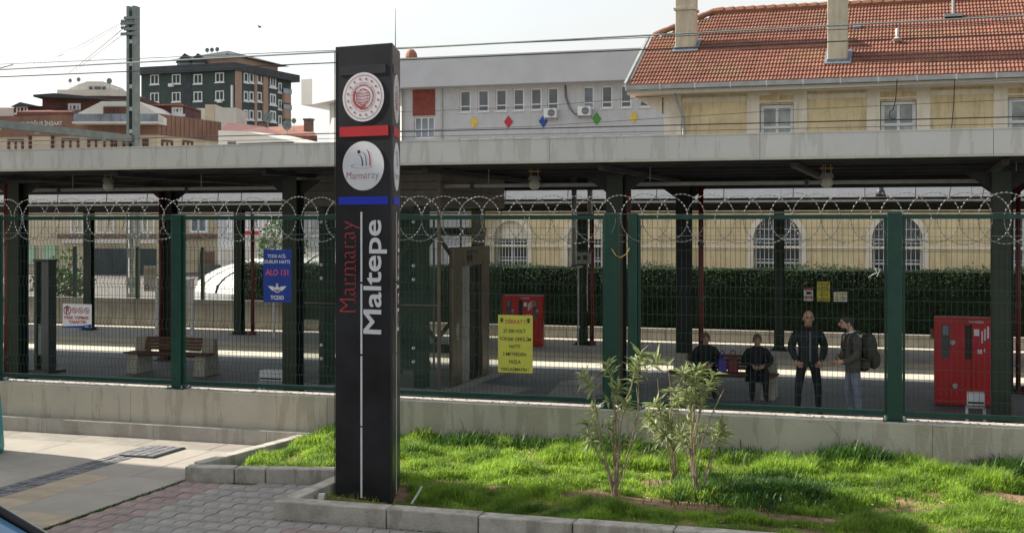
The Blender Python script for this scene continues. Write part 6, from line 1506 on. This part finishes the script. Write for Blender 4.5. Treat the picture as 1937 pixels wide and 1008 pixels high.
# ================================================================== OLEANDER SHRUBS
leafm = []
for k in range(4):
    mb = MB(); L_ = .125+.012*k; w = .0125
    pts = [(0,0,0),(L_*.35,0,.006),(L_*.7,0,.002-.004*k),(L_,0,-.012-.004*k)]; ws = [.002,w,w*.8,.0008]
    for (x,y,z), ww in zip(pts, ws): mb.v += [(x,-ww,z+ww*.35),(x,0,z),(x,ww,z+ww*.35)]
    for i in range(3):
        for j in range(2): a = i*3+j; mb.f.append((a, a+1, a+4, a+3))
    me = bpy.data.meshes.new('leaf'); me.from_pydata(mb.v, [], mb.f); me.materials.append(M['leaf']); me.update(); leafm.append(me)
def shrub(base_px, label, stems, seed, D, extra=()):
    R = random.Random(seed); b = at(base_px[0], base_px[1], D); zs = soil_z(b.x, b.y); t = thing('oleander_shrub', label, 'shrub', (b.x, b.y, zs-.02), 0, 'oleander shrubs in the planter')
    cnt = 0; rest = MB()
    def loc(px, py, dd): return at(px, py, D+dd)-Vector((b.x, b.y, zs-.02))
    for st in stems:
        pts, n, r0, dep = st; P_ = [Vector((R.uniform(-.03,.03), R.uniform(-.03,.03), 0))]
        for i, (px, py) in enumerate(pts): P_.append(loc(px, py, dep*(i+1)/len(pts)))
        # smooth the polyline
        Q = []
        for i in range(len(P_)-1):
            p0 = P_[max(0,i-1)]; p1 = P_[i]; p2 = P_[i+1]; p3 = P_[min(len(P_)-1, i+2)]
            for s in range(4):
                u = s/4; Q.append(.5*((2*p1)+(p2-p0)*u+(2*p0-5*p1+4*p2-p3)*u*u+(3*p1-p0-3*p2+p3)*u**3))
        Q.append(P_[-1]); k = len(Q)
        m = MB(); m.path(Q, .01, 6, radii=[r0*(1-.6*i/k) for i in range(k)]); m.build('stem', 'stem', t, smooth=True)
        tip = Q[-1]; d = (Q[-1]-Q[-3]).normalized()
        for j in range(int(n*2.7)):
            f = R.random()**1.8; o = tip-d*.19*f; az = j*2.4+R.uniform(-.3,.3); up = R.uniform(.25,1.1)*(1-f*.6)
            a = d.orthogonal().normalized(); c = d.cross(a); dirv = (a*math.cos(az)+c*math.sin(az)+d*up).normalized(); dirv.z -= .1*f
            q = dirv.to_track_quat('X', 'Z'); qq = q @ Euler((R.uniform(-.8,.8),0,0)).to_quaternion(); sc = R.uniform(.5,1.05); lmx = leafm[R.randrange(4)]; cnt += 1
            if cnt % 2 == 0 or cnt > 590: rest.add([o+qq@(w_.co*sc) for w_ in lmx.vertices], [tuple(p_.vertices) for p_ in lmx.polygons])
            else: put('leaf', lmx, t, loc=o, rot=qq.to_euler(), scale=(sc,)*3)
    rest.build('foliage', 'leaf', t, kind='stuff')
    return t
shrub((1165, 935), 'tallest oleander shrub with several leafy tips, left in front of the twin green posts', [
 ([(1140,840),(1120,740),(1102,712)], 16, .010, -.1), ([(1165,820),(1160,740),(1148,690)], 16, .011, .05), ([(1160,800),(1190,745),(1203,690)], 22, .012, .12),
 ([(1172,820),(1158,760),(1172,735)], 20, .010, -.12), ([(1170,860),(1205,790),(1207,700),(1212,672)], 20, .010, .0), ([(1205,790),(1206,720),(1245,682)], 16, .006, .1),
 ([(1150,890),(1126,850),(1108,800)], 15, .007, -.15), ([(1145,880),(1120,835),(1118,840)], 14, .006, .15), ([(1150,880),(1125,800),(1122,775)], 12, .007, .1), ([(1165,860),(1150,815),(1152,808)], 12, .007, .0),
 ([(1180,880),(1195,862),(1240,850)], 3, .006, .1), ([(1172,870),(1175,800),(1187,760)], 13, .008, -.05), ([(1180,900),(1190,850),(1212,815)], 5, .006, -.1)], 1, 11.3)
shrub((1275, 905), 'middle oleander shrub with low darker foliage between the two taller ones', [
 ([(1270,840),(1255,790),(1240,765)], 20, .010, 0), ([(1272,830),(1268,780),(1285,755)], 22, .009, .1), ([(1262,840),(1235,800),(1228,790)], 18, .007, -.1), ([(1272,850),(1262,815),(1265,795)], 22, .009, -.1),
 ([(1278,850),(1290,815),(1305,795)], 20, .008, .1), ([(1268,860),(1240,830),(1238,800)], 16, .006, .1), ([(1275,860),(1282,820),(1283,770),(1275,740)], 12, .008, .0), ([(1278,860),(1300,830),(1330,815)], 16, .006, -.1),
 ([(1272,850),(1252,800),(1247,760),(1244,715)], 0, .008, .05), ([(1275,850),(1270,790),(1268,730),(1262,690)], 2, .007, .1), ([(1285,860),(1276,810),(1270,830)], 14, .006, .0), ([(1272,870),(1262,830),(1258,822)], 16, .006, -.2)], 2, 12.0)
shrub((1322, 938), 'right hand oleander shrub with pale bushy top and one bare pointed stick', [
 ([(1305,850),(1312,790),(1315,735),(1318,700)], 26, .012, 0), ([(1310,850),(1320,790),(1335,745),(1350,710)], 16, .009, .1), ([(1308,840),(1308,780),(1298,735),(1292,705)], 18, .009, -.1),
 ([(1308,840),(1312,770),(1305,742)], 18, .008, .12), ([(1312,850),(1325,780),(1330,740)], 16, .008, -.12), ([(1340,880),(1355,835),(1368,815)], 16, .007, .0), ([(1345,880),(1360,830),(1352,805)], 13, .006, .1),
 ([(1320,880),(1340,800),(1370,735)], 0, .009, -.05), ([(1300,870),(1292,835),(1290,820)], 16, .006, -.1), ([(1315,870),(1318,830),(1315,810)], 12, .006, .15), ([(1310,880),(1300,840),(1283,825)], 14, .006, .1), ([(1335,890),(1350,860),(1366,800)], 6, .006, -.1), ([(1310,840),(1314,760),(1302,760)], 16, .006, .05)], 3, 11.3)
